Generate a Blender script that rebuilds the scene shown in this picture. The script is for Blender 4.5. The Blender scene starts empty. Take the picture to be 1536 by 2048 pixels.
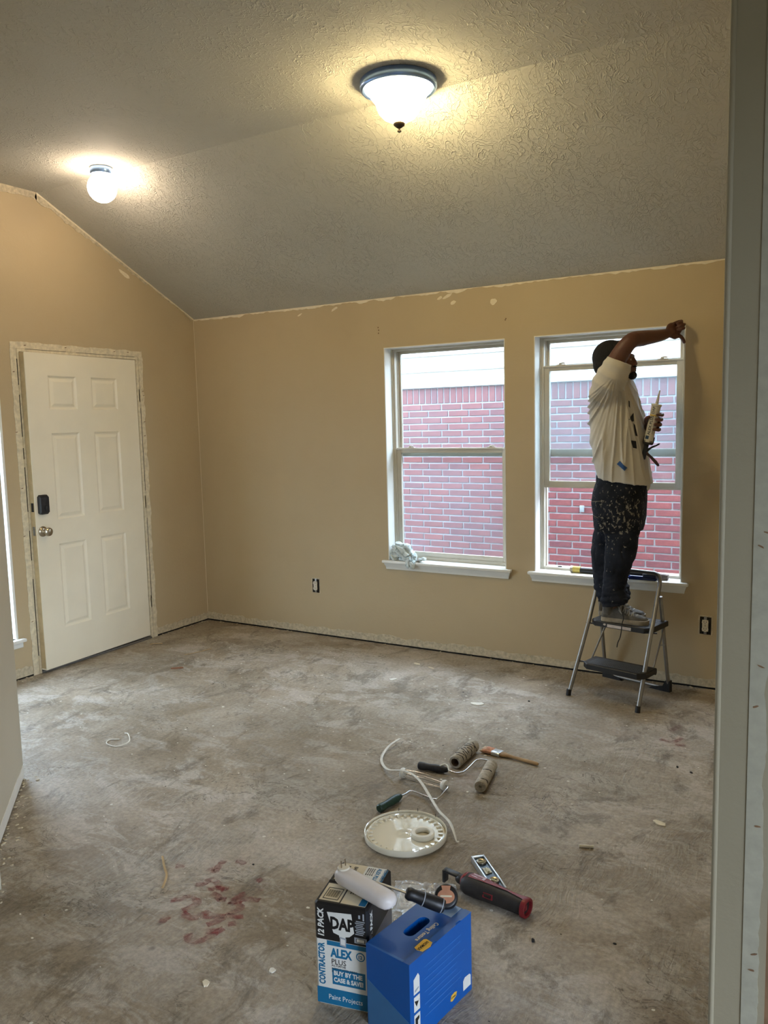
import bpy, bmesh, math, random
from mathutils import Vector, Matrix, Euler, noise
from math import pi, sin, cos, radians, sqrt
random.seed(7)
SC = bpy.context.scene
COL = SC.collection
V = Vector

# ------------------------------------------------------------------ camera
CAM = (4.5009, -4.7483, 1.561); YAW, PITCH, ROLL = -0.5362, -0.1121, -0.0243
fw = V((sin(YAW)*cos(PITCH), cos(YAW)*cos(PITCH), sin(PITCH)))
rt = V((cos(YAW), -sin(YAW), 0)); up = rt.cross(fw)
r2 = cos(ROLL)*rt + sin(ROLL)*up; u2 = -sin(ROLL)*rt + cos(ROLL)*up
cd = bpy.data.cameras.new('camera'); cam = bpy.data.objects.new('camera', cd); COL.objects.link(cam)
cam.matrix_world = Matrix(((r2.x, u2.x, -fw.x, CAM[0]), (r2.y, u2.y, -fw.y, CAM[1]), (r2.z, u2.z, -fw.z, CAM[2]), (0, 0, 0, 1)))
cd.sensor_fit = 'HORIZONTAL'; cd.sensor_width = 36; cd.lens = 36*1608.83/1536; cd.clip_start = .05
SC.camera = cam

# ------------------------------------------------------------------ world, lights, exposure
w = bpy.data.worlds.new('overcast_sky'); SC.world = w; w.use_nodes = True
bg = w.node_tree.nodes['Background']
bg.inputs[0].default_value = (.68, .80, .98, 1); bg.inputs[1].default_value = 12.0
SC.view_settings.view_transform = 'Standard'; SC.view_settings.look = 'None'
SC.view_settings.gamma = 1; SC.view_settings.use_curve_mapping = False
SC.view_settings.exposure = 0.58
LAMP_BOWL, LAMP_GLOBE, FILL_REAR = 52.0, 31.0, 10.0

def portal(name, loc, rot, sx, sy):
    l = bpy.data.lights.new(name, 'AREA'); l.shape = 'RECTANGLE'; l.size = sx; l.size_y = sy
    l.cycles.is_portal = True
    o = bpy.data.objects.new(name, l); COL.objects.link(o); o.location = loc; o.rotation_euler = rot
portal('side_room_portal', (7.15, -4.8, 1.1), (0, pi/2, 0), 2.0, 1.8)
portal('window_portal', (2.143, .2, 1.33), (-pi/2, 0, 0), .87, 1.45)
portal('window_portal', (3.206, .2, 1.33), (-pi/2, 0, 0), .87, 1.45)

# ------------------------------------------------------------------ materials
def sr(*c):
    f = lambda x: (x/255/12.92 if x/255 <= .04045 else ((x/255+.055)/1.055)**2.4)
    return tuple(f(x) for x in c)+(1,)
class NT:
    def __init__(s, name):
        s.m = bpy.data.materials.new(name); s.m.use_nodes = True; s.t = s.m.node_tree
        s.p = s.t.nodes['Principled BSDF']; s.out = s.t.nodes['Material Output']
    def n(s, typ, **k):
        nd = s.t.nodes.new(typ)
        for a, v in k.items():
            if a.startswith('i_'):
                key = a[2:]; key = int(key) if key.isdigit() else key.replace('_', ' ')
                if hasattr(v, 'bl_rna') or isinstance(v, bpy.types.NodeSocket): s.t.links.new(v, nd.inputs[key])
                else: nd.inputs[key].default_value = v
            else: setattr(nd, a, v)
        return nd
    def l(s, a, b): s.t.links.new(a, b)
    def coord(s, which='Object'): return s.n('ShaderNodeTexCoord').outputs[which]
    def mapping(s, vec, scale=(1, 1, 1), rot=(0, 0, 0), loc=(0, 0, 0)):
        m = s.n('ShaderNodeMapping'); s.l(vec, m.inputs[0]); m.inputs['Scale'].default_value = scale
        m.inputs['Rotation'].default_value = rot; m.inputs['Location'].default_value = loc; return m.outputs[0]
    def noise(s, vec, scale, detail=4, rough=.55, dist=0):
        a = s.n('ShaderNodeTexNoise'); s.l(vec, a.inputs['Vector']); a.inputs['Scale'].default_value = scale
        a.inputs['Detail'].default_value = detail; a.inputs['Roughness'].default_value = rough
        a.inputs['Distortion'].default_value = dist; return a.outputs[0]
    def vor(s, vec, scale, out='Distance', feature='F1', rnd=1):
        a = s.n('ShaderNodeTexVoronoi', feature=feature); s.l(vec, a.inputs['Vector']); a.inputs['Scale'].default_value = scale
        a.inputs['Randomness'].default_value = rnd
        return a.outputs[out]
    def ramp(s, fac, stops, interp='LINEAR'):
        r = s.n('ShaderNodeValToRGB'); s.l(fac, r.inputs[0]); r.color_ramp.interpolation = interp
        e = r.color_ramp.elements
        while len(e) < len(stops): e.new(.5)
        for i, (p, c) in enumerate(stops):
            e[i].position = p
            e[i].color = c if isinstance(c, tuple) else (c, c, c, 1)
        return r.outputs[0]
    def mix(s, fac, a, b, blend='MIX'):
        m = s.n('ShaderNodeMix', data_type='RGBA', blend_type=blend)
        for k, v in ((0, fac), (6, a), (7, b)):
            if isinstance(v, (int, float, tuple)): m.inputs[k].default_value = v
            else: s.l(v, m.inputs[k])
        return m.outputs[2]
    def math(s, op, a, b=0.0, c=None):
        m = s.n('ShaderNodeMath', operation=op)
        for k, v in ((0, a), (1, b)) + (((2, c),) if c is not None else ()):
            if isinstance(v, (int, float)): m.inputs[k].default_value = v
            else: s.l(v, m.inputs[k])
        return m.outputs[0]
    def bump(s, h, strength=.3, dist=.01, prev=None):
        b = s.n('ShaderNodeBump'); s.l(h, b.inputs['Height']); b.inputs['Strength'].default_value = strength
        b.inputs['Distance'].default_value = dist
        if prev is not None: s.l(prev, b.inputs['Normal'])
        return b.outputs[0]
    def base(s, c):
        i = s.p.inputs['Base Color']
        if isinstance(c, tuple): i.default_value = c
        else: s.l(c, i)
    def set(s, rough=None, metal=None, normal=None, spec=None, coat=None):
        if rough is not None:
            if isinstance(rough, (int, float)): s.p.inputs['Roughness'].default_value = rough
            else: s.l(rough, s.p.inputs['Roughness'])
        if metal is not None: s.p.inputs['Metallic'].default_value = metal
        if spec is not None: s.p.inputs['Specular IOR Level'].default_value = spec
        if coat is not None: s.p.inputs['Coat Weight'].default_value = coat
        if normal is not None: s.l(normal, s.p.inputs['Normal'])
        return s.m

def plain(name, col, rough=.6, metal=0, var=.12, vscale=30, bump=0, bscale=200, spec=None, coat=None, bdist=.002):
    t = NT(name); co = t.coord()
    n = t.noise(co, vscale, 3)
    c2 = tuple(min(1, x*(1+var)) for x in col[:3])+(1,); c1 = tuple(x*(1-var) for x in col[:3])+(1,)
    t.base(t.ramp(n, [(.3, c1), (.7, c2)]))
    nm = t.bump(t.noise(co, bscale, 3), bump, bdist) if bump else None
    return t.set(rough, metal, nm, spec, coat)

def wall_mat(name, col, col2):
    t = NT(name); co = t.coord()
    big = t.noise(co, 1.3, 4, .6); fine = t.noise(co, 55, 3, .6)
    c = t.ramp(big, [(.3, col), (.7, col2)])
    c = t.mix(t.math('MULTIPLY', t.ramp(t.noise(co, 4, 5, .7), [(.62, 0.), (.72, 1.)]), .10), c, tuple(x*.8 for x in col[:3])+(1,))
    t.base(c)
    return t.set(.62, 0, t.bump(fine, .22, .004), .35)
M_wall = wall_mat('tan_wall_paint', sr(185, 166, 133), sr(191, 173, 140))
M_greige = wall_mat('greige_wall_paint', sr(190, 183, 165), sr(197, 190, 172))

def ceiling_mat():
    t = NT('textured_ceiling_paint'); co = t.coord()
    co2 = t.mapping(co, (1, 1, 1))
    def strokes(scale, off, rot):
        c = t.mapping(co2, (scale, scale*.55, scale), (0, 0, rot), off)
        n = t.noise(c, 1.0, 2.0, .5, 1.6)
        a = t.math('ABSOLUTE', t.math('SUBTRACT', n, .5))
        return t.ramp(a, [(0.0, 1.), (.028, 0.)])
    s1 = strokes(15, (0, 0, 0), .5); s2 = strokes(14, (7, 3, 1), 1.9); s3 = strokes(19, (2, 9, 5), 2.9)
    m1 = t.ramp(t.noise(t.mapping(co, loc=(3, 1, 0)), 3.2, 2), [(.42, 0.), (.58, 1.)])
    m2 = t.ramp(t.noise(t.mapping(co, loc=(13, 5, 0)), 3.4, 2), [(.42, 0.), (.58, 1.)])
    h = t.math('ADD', t.math('MULTIPLY', s1, m1), t.math('MULTIPLY', s2, m2))
    h = t.math('ADD', h, t.math('MULTIPLY', s3, .35))
    h = t.math('ADD', h, t.math('MULTIPLY', t.noise(co, 60, 3), .35))
    t.base(t.ramp(t.noise(co, 1.1, 3), [(.3, sr(186, 183, 172)), (.7, sr(194, 190, 178))]))
    return t.set(.8, 0, t.bump(h, .55, .0065), .25)
M_ceil = ceiling_mat()

def floor_mat():
    t = NT('bare_concrete_with_thinset'); co = t.coord()
    warp = t.n('ShaderNodeTexNoise'); t.l(co, warp.inputs['Vector']); warp.inputs['Scale'].default_value = 1.6; warp.inputs['Detail'].default_value = 3
    wv = t.n('ShaderNodeMixRGB', blend_type='LINEAR_LIGHT'); wv.inputs[0].default_value = .11
    t.l(co, wv.inputs[1]); t.l(warp.outputs['Color'], wv.inputs[2]); wc = wv.outputs[0]
    big = t.noise(wc, 1.5, 8, .66, .6)
    c = t.ramp(big, [(.30, sr(128, 113, 96)), (.44, sr(158, 145, 127)), (.54, sr(174, 162, 146)), (.68, sr(194, 185, 172))])
    # cool grey thinset smears, stretched
    sm = t.noise(t.mapping(wc, (1, 1.9, 1), (0, 0, .5)), 3.6, 10, .78, .5)
    c = t.mix(t.math('MULTIPLY', t.ramp(sm, [(.49, 0.), (.57, 1.)]), .75), c, sr(200, 194, 186))
    dk = t.noise(t.mapping(wc, (1.9, 1, 1), (0, 0, -.35), (4, 2, 0)), 2.6, 10, .78, .6)
    c = t.mix(t.math('MULTIPLY', t.ramp(dk, [(.53, 0.), (.61, 1.)]), .70), c, sr(112, 102, 88))
    # trowel ridges in patches
    def ridges(rot, sc, off, msk):
        st = t.noise(t.mapping(wc, (sc*2.2, sc*.30, 1), (0, 0, rot), off), 1.6, 5, .7, .3)
        m = t.ramp(t.noise(t.mapping(co, loc=off), 1.7, 3, .6), [(msk, 0.), (msk+.08, 1.)])
        return t.math('MULTIPLY', t.ramp(st, [(.46, 0.), (.56, 1.)]), m)
    r1 = ridges(.3, 26, (3, 1, 0), .50); r2_ = ridges(1.75, 30, (8, 4, 0), .52); r3 = ridges(-.6, 12, (1, 7, 0), .52)
    rs = t.math('ADD', t.math('ADD', r1, r2_), t.math('MULTIPLY', r3, .7))
    c = t.mix(t.math('MULTIPLY', rs, .20), c, sr(206, 202, 190))
    # thin crack-like scrape lines
    ln = t.math('ABSOLUTE', t.math('SUBTRACT', t.noise(t.mapping(wc, (1, 1.8, 1), (0, 0, .8)), 5.5, 4, .6, 1.0), .5))
    lm = t.ramp(t.noise(t.mapping(co, loc=(5, 5, 0)), 2.3, 2), [(.5, 0.), (.62, 1.)])
    c = t.mix(t.math('MULTIPLY', t.math('MULTIPLY', t.ramp(ln, [(0., 1.), (.015, 0.)]), lm), .75), c, sr(66, 58, 48))
    ln2 = t.math('ABSOLUTE', t.math('SUBTRACT', t.noise(t.mapping(wc, (1.6, 1, 1), (0, 0, -.3), (9, 0, 0)), 6.5, 3, .6, 1.3), .5))
    c = t.mix(t.math('MULTIPLY', t.math('MULTIPLY', t.ramp(ln2, [(0., 1.), (.013, 0.)]), lm), .65), c, sr(200, 196, 182))
    lowf = t.noise(t.mapping(co, loc=(3, 8, 0)), .9, 4, .6)
    c = t.mix(t.math('MULTIPLY', t.ramp(lowf, [(.46, 0.), (.60, 1.)]), .42), c, sr(126, 112, 90))
    # fine grain
    g = t.noise(co, 60, 5, .7)
    c = t.mix(.45, c, t.ramp(g, [(.35, sr(112, 108, 100)), (.65, sr(196, 192, 184))]), 'OVERLAY')
    # dark pits and paint dots
    pv = t.vor(wc, 9); pm = t.ramp(t.noise(t.mapping(co, loc=(2, 6, 0)), 1.9, 2), [(.5, 0.), (.6, 1.)])
    c = t.mix(t.math('MULTIPLY', t.math('MULTIPLY', t.ramp(pv, [(.05, 1.), (.12, 0.)]), pm), .5), c, sr(70, 64, 55))
    wd = t.vor(co, 7.5); wm = t.ramp(t.noise(t.mapping(co, loc=(7, 3, 0)), 1.4, 2), [(.48, 0.), (.56, 1.)])
    dots = t.math('MULTIPLY', t.ramp(wd, [(.035, 1.), (.055, 0.)]), wm)
    c = t.mix(t.math('MULTIPLY', dots, .85), c, sr(226, 224, 214))
    # rust red haze patches
    rd = t.ramp(t.noise(t.mapping(wc, loc=(11, 2, 0)), 1.9, 4), [(.62, 0.), (.74, 1.)])
    c = t.mix(t.math('MULTIPLY', rd, .12), c, sr(150, 105, 95))
    t.base(c)
    h = t.math('ADD', t.math('MULTIPLY', rs, .8), t.math('ADD', t.math('MULTIPLY', sm, 1.0), t.math('MULTIPLY', g, .35)))
    rough = t.ramp(sm, [(.4, .50), (.65, .72)])
    return t.set(rough, 0, t.bump(h, .5, .006), .42)
M_floor = floor_mat()

M_strip = plain('scuffed_bare_drywall', sr(196, 184, 158), .85, var=.22, vscale=45, bump=.8, bscale=90, bdist=.006)
M_caulk = plain('dried_white_caulk', sr(228, 217, 192), .75, var=.08, vscale=25, bump=.5, bscale=120)
M_door = plain('cream_door_paint', sr(238, 230, 208), .38, var=.02, vscale=6, bump=.06, bscale=260)
M_jamb = plain('scuffed_jamb_paint', sr(214, 203, 176), .6, var=.16, vscale=38, bump=.5, bscale=110)
M_dark = plain('dark_gap', sr(28, 24, 20), .95, var=.3)
M_white = plain('white_gloss_trim', sr(232, 232, 226), .35, var=.03, vscale=10, bump=.05)
M_vinyl = plain('almond_vinyl_frame', sr(196, 190, 176), .45, var=.04, vscale=12)
M_black = plain('black_plastic', sr(24, 24, 26), .42, var=.15)
M_steel = plain('brushed_grey_steel', sr(150, 148, 144), .38, .75, var=.06)
M_chrome = plain('polished_steel_wire', sr(205, 205, 205), .22, 1.0, var=.04)
M_nickel = plain('satin_nickel', sr(178, 166, 146), .28, 1.0, var=.04)
M_bluereflect = plain('blue_reflection_chrome', sr(150, 182, 236), .30, 1.0, var=.05)  # blue of reflected window light is put into the metal colour
M_bronze = plain('dark_bronze', sr(74, 62, 48), .45, .6, var=.1)
M_wood = plain('raw_wood', sr(172, 142, 104), .7, var=.2, vscale=18)
M_brown = plain('old_stud_wood', sr(120, 92, 66), .8, var=.25, vscale=14, bump=.5, bscale=60)
M_outlet = plain('ivory_outlet_plastic', sr(216, 208, 190), .4, var=.03)

def glass_mat(name='hazy_window_glass', haze=.032):
    t = NT(name); t.t.nodes.remove(t.p)
    tr = t.n('ShaderNodeBsdfTransparent'); tr.inputs[0].default_value = (.90, .94, .95, 1)
    hz = t.n('ShaderNodeBsdfTranslucent'); hz.inputs[0].default_value = (.85, .93, 1, 1)
    gl = t.n('ShaderNodeBsdfGlossy'); gl.inputs['Roughness'].default_value = .03
    m1 = t.n('ShaderNodeMixShader'); n = t.noise(t.coord(), 3, 3)
    t.l(t.ramp(n, [(.3, haze*.8), (.7, haze*1.2)]), m1.inputs[0]); t.l(tr.outputs[0], m1.inputs[1]); t.l(hz.outputs[0], m1.inputs[2])
    m2 = t.n('ShaderNodeMixShader'); m2.inputs[0].default_value = .04
    t.l(m1.outputs[0], m2.inputs[1]); t.l(gl.outputs[0], m2.inputs[2]); t.l(m2.outputs[0], t.out.inputs[0])
    return t.m
M_glass = glass_mat()

def lamp_mat(name, col, strength, edge=.55):
    t = NT(name); t.base((.85, .82, .75, 1)); t.set(.35)
    t.p.inputs['Emission Color'].default_value = col; t.p.inputs['Emission Strength'].default_value = strength
    return t.m
M_bowl = lamp_mat('lit_frosted_bowl_glass', (1, .80, .42, 1), LAMP_BOWL)
M_bowlrim = lamp_mat('lit_bowl_rim_glass', (1, .80, .36, 1), 1.0)
M_globe = lamp_mat('lit_white_globe_glass', (1, .80, .60, 1), LAMP_GLOBE)
M_rearfill = lamp_mat('rear_fill_glass', (1, .86, .66, 1), FILL_REAR)

# ------------------------------------------------------------------ mesh builder
class MB:
    def __init__(s): s.bm = bmesh.new()
    def mark(s, faces, mi):
        for f in faces: f.material_index = mi
    def quad(s, pts, mi=0):
        f = s.bm.faces.new([s.bm.verts.new(p) for p in pts]); f.material_index = mi; return f
    def box(s, lo, hi, mi=0, M=None, bev=0):
        b = bmesh.new(); bmesh.ops.create_cube(b, size=1)
        lo = V(lo); hi = V(hi)
        for v in b.verts: v.co = V([lo[i]+(v.co[i]+.5)*(hi[i]-lo[i]) for i in range(3)])
        if bev: bmesh.ops.bevel(b, geom=b.edges[:], offset=bev, segments=2, affect='EDGES', profile=.5)
        s.merge(b, mi, M); return s
    def merge(s, b, mi=None, M=None):
        mp = {}
        for v in b.verts:
            mp[v] = s.bm.verts.new(M @ v.co if M is not None else v.co)
        for f in b.faces:
            try:
                g = s.bm.faces.new([mp[v] for v in f.verts]); g.material_index = f.material_index if mi is None else mi
            except ValueError: pass
        b.free()
    def rings(s, rings, mi=0, cap=True, closed=True):
        vr = [[s.bm.verts.new(p) for p in r] for r in rings]
        n = len(vr[0])
        for a, b in zip(vr, vr[1:]):
            for i in range(n if closed else n-1):
                j = (i+1) % n
                f = s.bm.faces.new((a[i], a[j], b[j], b[i])); f.material_index = mi
        if cap:
            for r in (vr[0][::-1], vr[-1]):
                f = s.bm.faces.new(r); f.material_index = mi
        return s
    def tube(s, pts, r, seg=10, mi=0, cap=True, flat=1.0, upv=None):
        pts = [V(p) for p in pts]; n = len(pts)
        rs = r if isinstance(r, (list, tuple)) else [r]*n
        T = []
        for i in range(n):
            a = pts[max(0, i-1)]; b = pts[min(n-1, i+1)]; T.append((b-a).normalized())
        x = V(upv) if upv else (V((0, 0, 1)) if abs(T[0].z) < .9 else V((1, 0, 0)))
        R = []
        for i in range(n):
            x = (x-T[i]*x.dot(T[i])).normalized(); y = T[i].cross(x)
            R.append([pts[i]+rs[i]*(cos(2*pi*k/seg)*x*flat+sin(2*pi*k/seg)*y) for k in range(seg)])
        return s.rings(R, mi, cap)
    def lathe(s, prof, M=None, seg=32, mi=0, cap=True):
        M = M or Matrix()
        R = [[M @ V((r*cos(2*pi*k/seg), r*sin(2*pi*k/seg), z)) for k in range(seg)] for r, z in prof]
        return s.rings(R, mi, cap)
    def ball(s, c, r, M=None, mi=0, seg=16):
        b = bmesh.new(); bmesh.ops.create_uvsphere(b, u_segments=seg, v_segments=max(6, seg*2//3), radius=1)
        r = (r, r, r) if isinstance(r, (int, float)) else r
        for v in b.verts: v.co = V((v.co.x*r[0], v.co.y*r[1], v.co.z*r[2]))
        MM = Matrix.Translation(V(c)) @ (M or Matrix()); s.merge(b, mi, MM); return s
    def prism(s, poly, z0, z1, M=None, mi=0):
        M = M or Matrix()
        return s.rings([[M @ V((x, y, z0)) for x, y in poly], [M @ V((x, y, z1)) for x, y in poly]], mi)
    def text(s, body, M, size, mi=0, sx=1.0, align='LEFT', ext=.00015, bold=0.0, shear=0):
        c = bpy.data.curves.new('t', 'FONT'); c.body = body; c.size = size; c.align_x = align; c.extrude = ext; c.offset = bold*size
        c.shear = shear; c.resolution_u = 2
        o = bpy.data.objects.new('t', c); COL.objects.link(o)
        dg = bpy.context.evaluated_depsgraph_get(); me = bpy.data.meshes.new_from_object(o.evaluated_get(dg))
        b = bmesh.new(); b.from_mesh(me); bmesh.ops.scale(b, vec=(sx, 1, 1), verts=b.verts[:])
        s.merge(b, mi, M)
        bpy.data.objects.remove(o); bpy.data.curves.remove(c); bpy.data.meshes.remove(me); return s

def apply_props(o, label=None, cat=None, group=None, kind=None):
    for k, v in (('label', label), ('category', cat), ('group', group), ('kind', kind)):
        if v: o[k] = v
    return o
def build(name, mb, mats, parent=None, smooth=40, **kw):
    """mesh in world coordinates -> object whose origin is its parent's origin (or its own base)"""
    bm = mb.bm if isinstance(mb, MB) else mb
    bmesh.ops.recalc_face_normals(bm, faces=bm.faces[:])
    me = bpy.data.meshes.new(name)
    if kw.pop('origin', None) or parent is None:
        if parent is None and kw.get('kind') != 'structure' and kw.pop('center', True):
            lo = V([min(v.co[i] for v in bm.verts) for i in range(3)]); hi = V([max(v.co[i] for v in bm.verts) for i in range(3)])
            org = V(((lo.x+hi.x)/2, (lo.y+hi.y)/2, lo.z))
        else: kw.pop('center', None); org = V((0, 0, 0))
    else: org = world_loc(parent)
    kw.pop('center', None)
    for v in bm.verts: v.co -= org
    bm.to_mesh(me); bm.free()
    for m in (mats if isinstance(mats, (list, tuple)) else [mats]): me.materials.append(m)
    if smooth:
        me.shade_smooth(); me.set_sharp_from_angle(angle=radians(smooth))
    o = bpy.data.objects.new(name, me); COL.objects.link(o)
    if parent is not None: o.parent = parent
    else: o.location = org
    return apply_props(o, **kw)
def world_loc(o):
    l = V(o.location)
    while o.parent: o = o.parent; l = l+V(o.location)
    return l
def thing(name, label, cat, loc, group=None):
    o = bpy.data.objects.new(name, None); COL.objects.link(o); o.location = loc; o.empty_display_size = .05
    return apply_props(o, label, cat, group)

def remesh(mb, voxel, smooth=4, fac=.5, disp=None):
    """union of overlapping closed pieces -> one continuous surface"""
    bm = mb.bm; bmesh.ops.recalc_face_normals(bm, faces=bm.faces[:])
    me = bpy.data.meshes.new('r'); bm.to_mesh(me); bm.free()
    o = bpy.data.objects.new('r', me); COL.objects.link(o)
    m = o.modifiers.new('r', 'REMESH'); m.mode = 'VOXEL'; m.voxel_size = voxel
    if smooth:
        q = o.modifiers.new('s', 'SMOOTH'); q.factor = fac; q.iterations = smooth
    dg = bpy.context.evaluated_depsgraph_get(); me2 = bpy.data.meshes.new_from_object(o.evaluated_get(dg))
    b = bmesh.new(); b.from_mesh(me2); bpy.data.objects.remove(o); bpy.data.meshes.remove(me); bpy.data.meshes.remove(me2)
    if disp:
        b.normal_update()
        for v in b.verts: v.co = v.co+v.normal*disp(v.co)
    r = MB(); r.bm.free(); r.bm = b; return r

def ribbon(mb, P0, P1, side, w0, jag, nrm, thick=.0015, n=80, mi=0, seed=0, jag0=0, wfun=None):
    """thin strip with a ragged free edge from P0 to P1 along one line; side = direction of width"""
    P0, P1, side, nrm = V(P0), V(P1), V(side), V(nrm); top = []
    inner, outer = [], []
    for i in range(n+1):
        t = i/n; p = P0.lerp(P1, t)
        ww = w0*(wfun(t) if wfun else 1)+jag*(noise.noise(V((t*n*.21, seed*7.3, 0)))+.6*noise.noise(V((t*n*.6, seed*3.1, 5))))
        j0 = jag0*abs(noise.noise(V((t*n*.3, seed*1.7, 9))))
        inner.append(p+side*j0); outer.append(p+side*max(ww, .002+j0))
    vi = [[mb.bm.verts.new(p+nrm*thick) for p in a] for a in (inner, outer)]
    ve = [mb.bm.verts.new(p+nrm*.0001) for p in outer]; vs = [mb.bm.verts.new(p+nrm*.0001) for p in inner]
    for i in range(n):
        for a, b in ((vi[0], vi[1]), (vi[1], ve), (vs, vi[0])):
            f = mb.bm.faces.new((a[i], a[i+1], b[i+1], b[i])); f.material_index = mi

def Mframe(o, x, y, z=None):
    x = V(x).normalized(); y = V(y).normalized(); z = V(z).normalized() if z else x.cross(y).normalized()
    return Matrix(((x.x, y.x, z.x, o[0]), (x.y, y.y, z.y, o[1]), (x.z, y.z, z.z, o[2]), (0, 0, 0, 1)))

# ================================================================== ROOM SHELL
H, HT, YK = 2.3825, 3.036, -1.34          # wall height at the windows, flat ceiling height, fold line
W1 = (1.708, 2.578); W2 = (2.768, 3.6445); ZS, ZT = .607, 2.053
GAP = .012                                 # drywall ends this far above the slab
mb = MB(); mb.quad([(-.2, .2, 0), (-.2, -7.2, 0), (7, -7.2, 0), (7, .2, 0)])
mb.quad([(-.2, .2, -.1), (7, .2, -.1), (7, -7.2, -.1), (-.2, -7.2, -.1)])
floor = build('floor', mb, M_floor, kind='structure', smooth=0)

mb = MB()
def wallbox(x0, x1, z0, z1, y0=0, y1=.17): mb.box((x0, y0, z0), (x1, y1, z1))
wallbox(-.12, W1[0], GAP, H+.1); wallbox(W1[1], W2[0], GAP, H+.1); wallbox(W2[1], 7, GAP, H+.1)
for a in (W1, W2): wallbox(a[0], a[1], GAP, ZS-.02); wallbox(a[0], a[1], ZT, H+.1)
wall_back = build('wall_back', mb, M_wall, kind='structure', smooth=0)
mb = MB(); mb.box((-.12, .004, -.02), (7, .16, GAP), 0); build('gap_shade', mb, M_dark, wall_back, smooth=0)  # dark fill painted as the shade in the gap under the drywall
mb = MB(); ribbon(mb, (0, 0, GAP), (4.24, 0, GAP), (0, 0, 1), .05, .016, (0, -1, 0), .0035, 260, seed=1, jag0=.004)
build('bare_baseboard_strip', mb, M_strip, wall_back, smooth=0, label='ragged unpainted strip along the foot of the wall where the baseboard was')
mb = MB(); ribbon(mb, (0, 0, H-.001), (4.24, 0, H-.001), (0, 0, -1), .012, .016, (0, -1, 0), .0025, 220, seed=2)
build('caulk_line', mb, M_caulk, wall_back, smooth=0, label='uneven pale caulk line where wall meets ceiling')
def blob(mb, c, ax, ay, n, rx, ry, seed, mi=0, t=.0015):
    c, ax, ay, n = V(c), V(ax).normalized(), V(ay).normalized(), V(n); top = []; bot = []
    for k in range(18):
        a = 2*pi*k/18; q = 1+.45*noise.noise(V((cos(a)*1.3, sin(a)*1.3, seed*2.7)))
        p = c+ax*rx*q*cos(a)+ay*ry*q*sin(a); bot.append(p+n*.0001); top.append(p+n*t)
    mb.rings([bot, top], mi)
mb = MB()
for i, (x, z, rx, rz) in enumerate([(2.137, 2.34, .020, .008), (2.19, 2.348, .035, .009), (2.232, 2.303, .022, .010), (2.505, 2.283, .024, .018), (1.02, 2.33, .02, .006), (1.32, 2.345, .03, .008)]):
    blob(mb, (x, 0, z), (1, 0, .4), (-.4, 0, 1), (0, -1, 0), rx, rz, i)
build('spackle_patch', mb, M_caulk, wall_back, kind='stuff')
mb = MB()
for x, z in [(1.668, 2.190), (1.672, 2.172), (1.670, 2.152), (2.587, 2.173), (2.583, 2.165)]: blob(mb, (x, 0, z), (1, 0, 0), (0, 0, 1), (0, -1, 0), .004, .004, x*9)
build('screw_hole', mb, M_brown, wall_back, kind='stuff')
def window_return(idx, a):
    """white painted drywall returns and head of one opening"""
    mb = MB(); t = .006
    mb.box((a[0], -.001, ZS), (a[0]+t, .092, ZT)); mb.box((a[1]-t, -.001, ZS), (a[1], .092, ZT)); mb.box((a[0]+t, -.001, ZT-t), (a[1]-t, .092, ZT))
    return mb

# door wall (x = 0) with the entry door and a narrow window beside it
DY0, DY1, DZ = -.590, -1.560, 2.062
SW = (-2.5, -1.705, .262, 2.0)            # side window: y0, y1, z0, z1
mb = MB()
def lw(y0, y1, z0, z1): mb.box((-.16, y0, z0), (0, y1, z1))
lw(DY0, 0.0, GAP, 3.1); lw(DY1, DY0, DZ, 3.1); lw(SW[1], DY1, GAP, 3.1); lw(SW[0], SW[1], GAP, SW[2]); lw(SW[0], SW[1], SW[3], 3.1); lw(-2.75, SW[0], GAP, 3.1)
wall_left = build('wall_left', mb, M_wall, kind='structure', smooth=0)
mb = MB(); mb.box((-.15, DY0, -.02), (-.004, 0, GAP)); mb.box((-.15, -2.75, -.02), (-.004, DY1, GAP)); build('gap_shade', mb, M_dark, wall_left, smooth=0)  # painted gap shade below the door wall
mb = MB(); ribbon(mb, (0, -.55, GAP), (0, 0, GAP), (0, 0, 1), .052, .016, (1, 0, 0), .0035, 50, seed=3, jag0=.004)
ribbon(mb, (0, -2.6, GAP), (0, -1.61, GAP), (0, 0, 1), .055, .02, (1, 0, 0), .0035, 70, seed=4)
build('bare_baseboard_strip', mb, M_strip, wall_left, smooth=0)
sl = V((0, YK, HT))-V((0, 0, H)); sdir = sl.normalized(); sper = V((0, sdir.z, -sdir.y))
sper = sper if sper.z < 0 else -sper
mb = MB(); ribbon(mb, V((0, 0, H))+sdir*.02, (0, YK, HT), sper, .030, .016, (1, 0, 0), .004, 110, seed=5, wfun=lambda t: .25+1.25*max(0, t-.15))
ribbon(mb, (0, YK, HT), (0, -2.6, HT), (0, 0, -1), .045, .012, (1, 0, 0), .004, 80, seed=6)
build('bare_ceiling_strip', mb, M_strip, wall_left, smooth=0, label='ragged pale strip along the sloped ceiling edge')
mb = MB(); ribbon(mb, V((0, 0, H)), (0, YK, HT), sper, .009, .005, (1, 0, 0), .006, 110, seed=15)
ribbon(mb, (0, 0, H), (0, 0, GAP), (0, -1, 0), .003, .001, (1, 0, 0), .001, 60, seed=16)
build('caulk_line', mb, M_caulk, wall_left, smooth=0)
mb = MB(); blob(mb, (0, -.665, 2.632), sdir, sper, (1, 0, 0), .055, .013, 3); build('spackle_patch', mb, M_caulk, wall_left)

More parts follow.
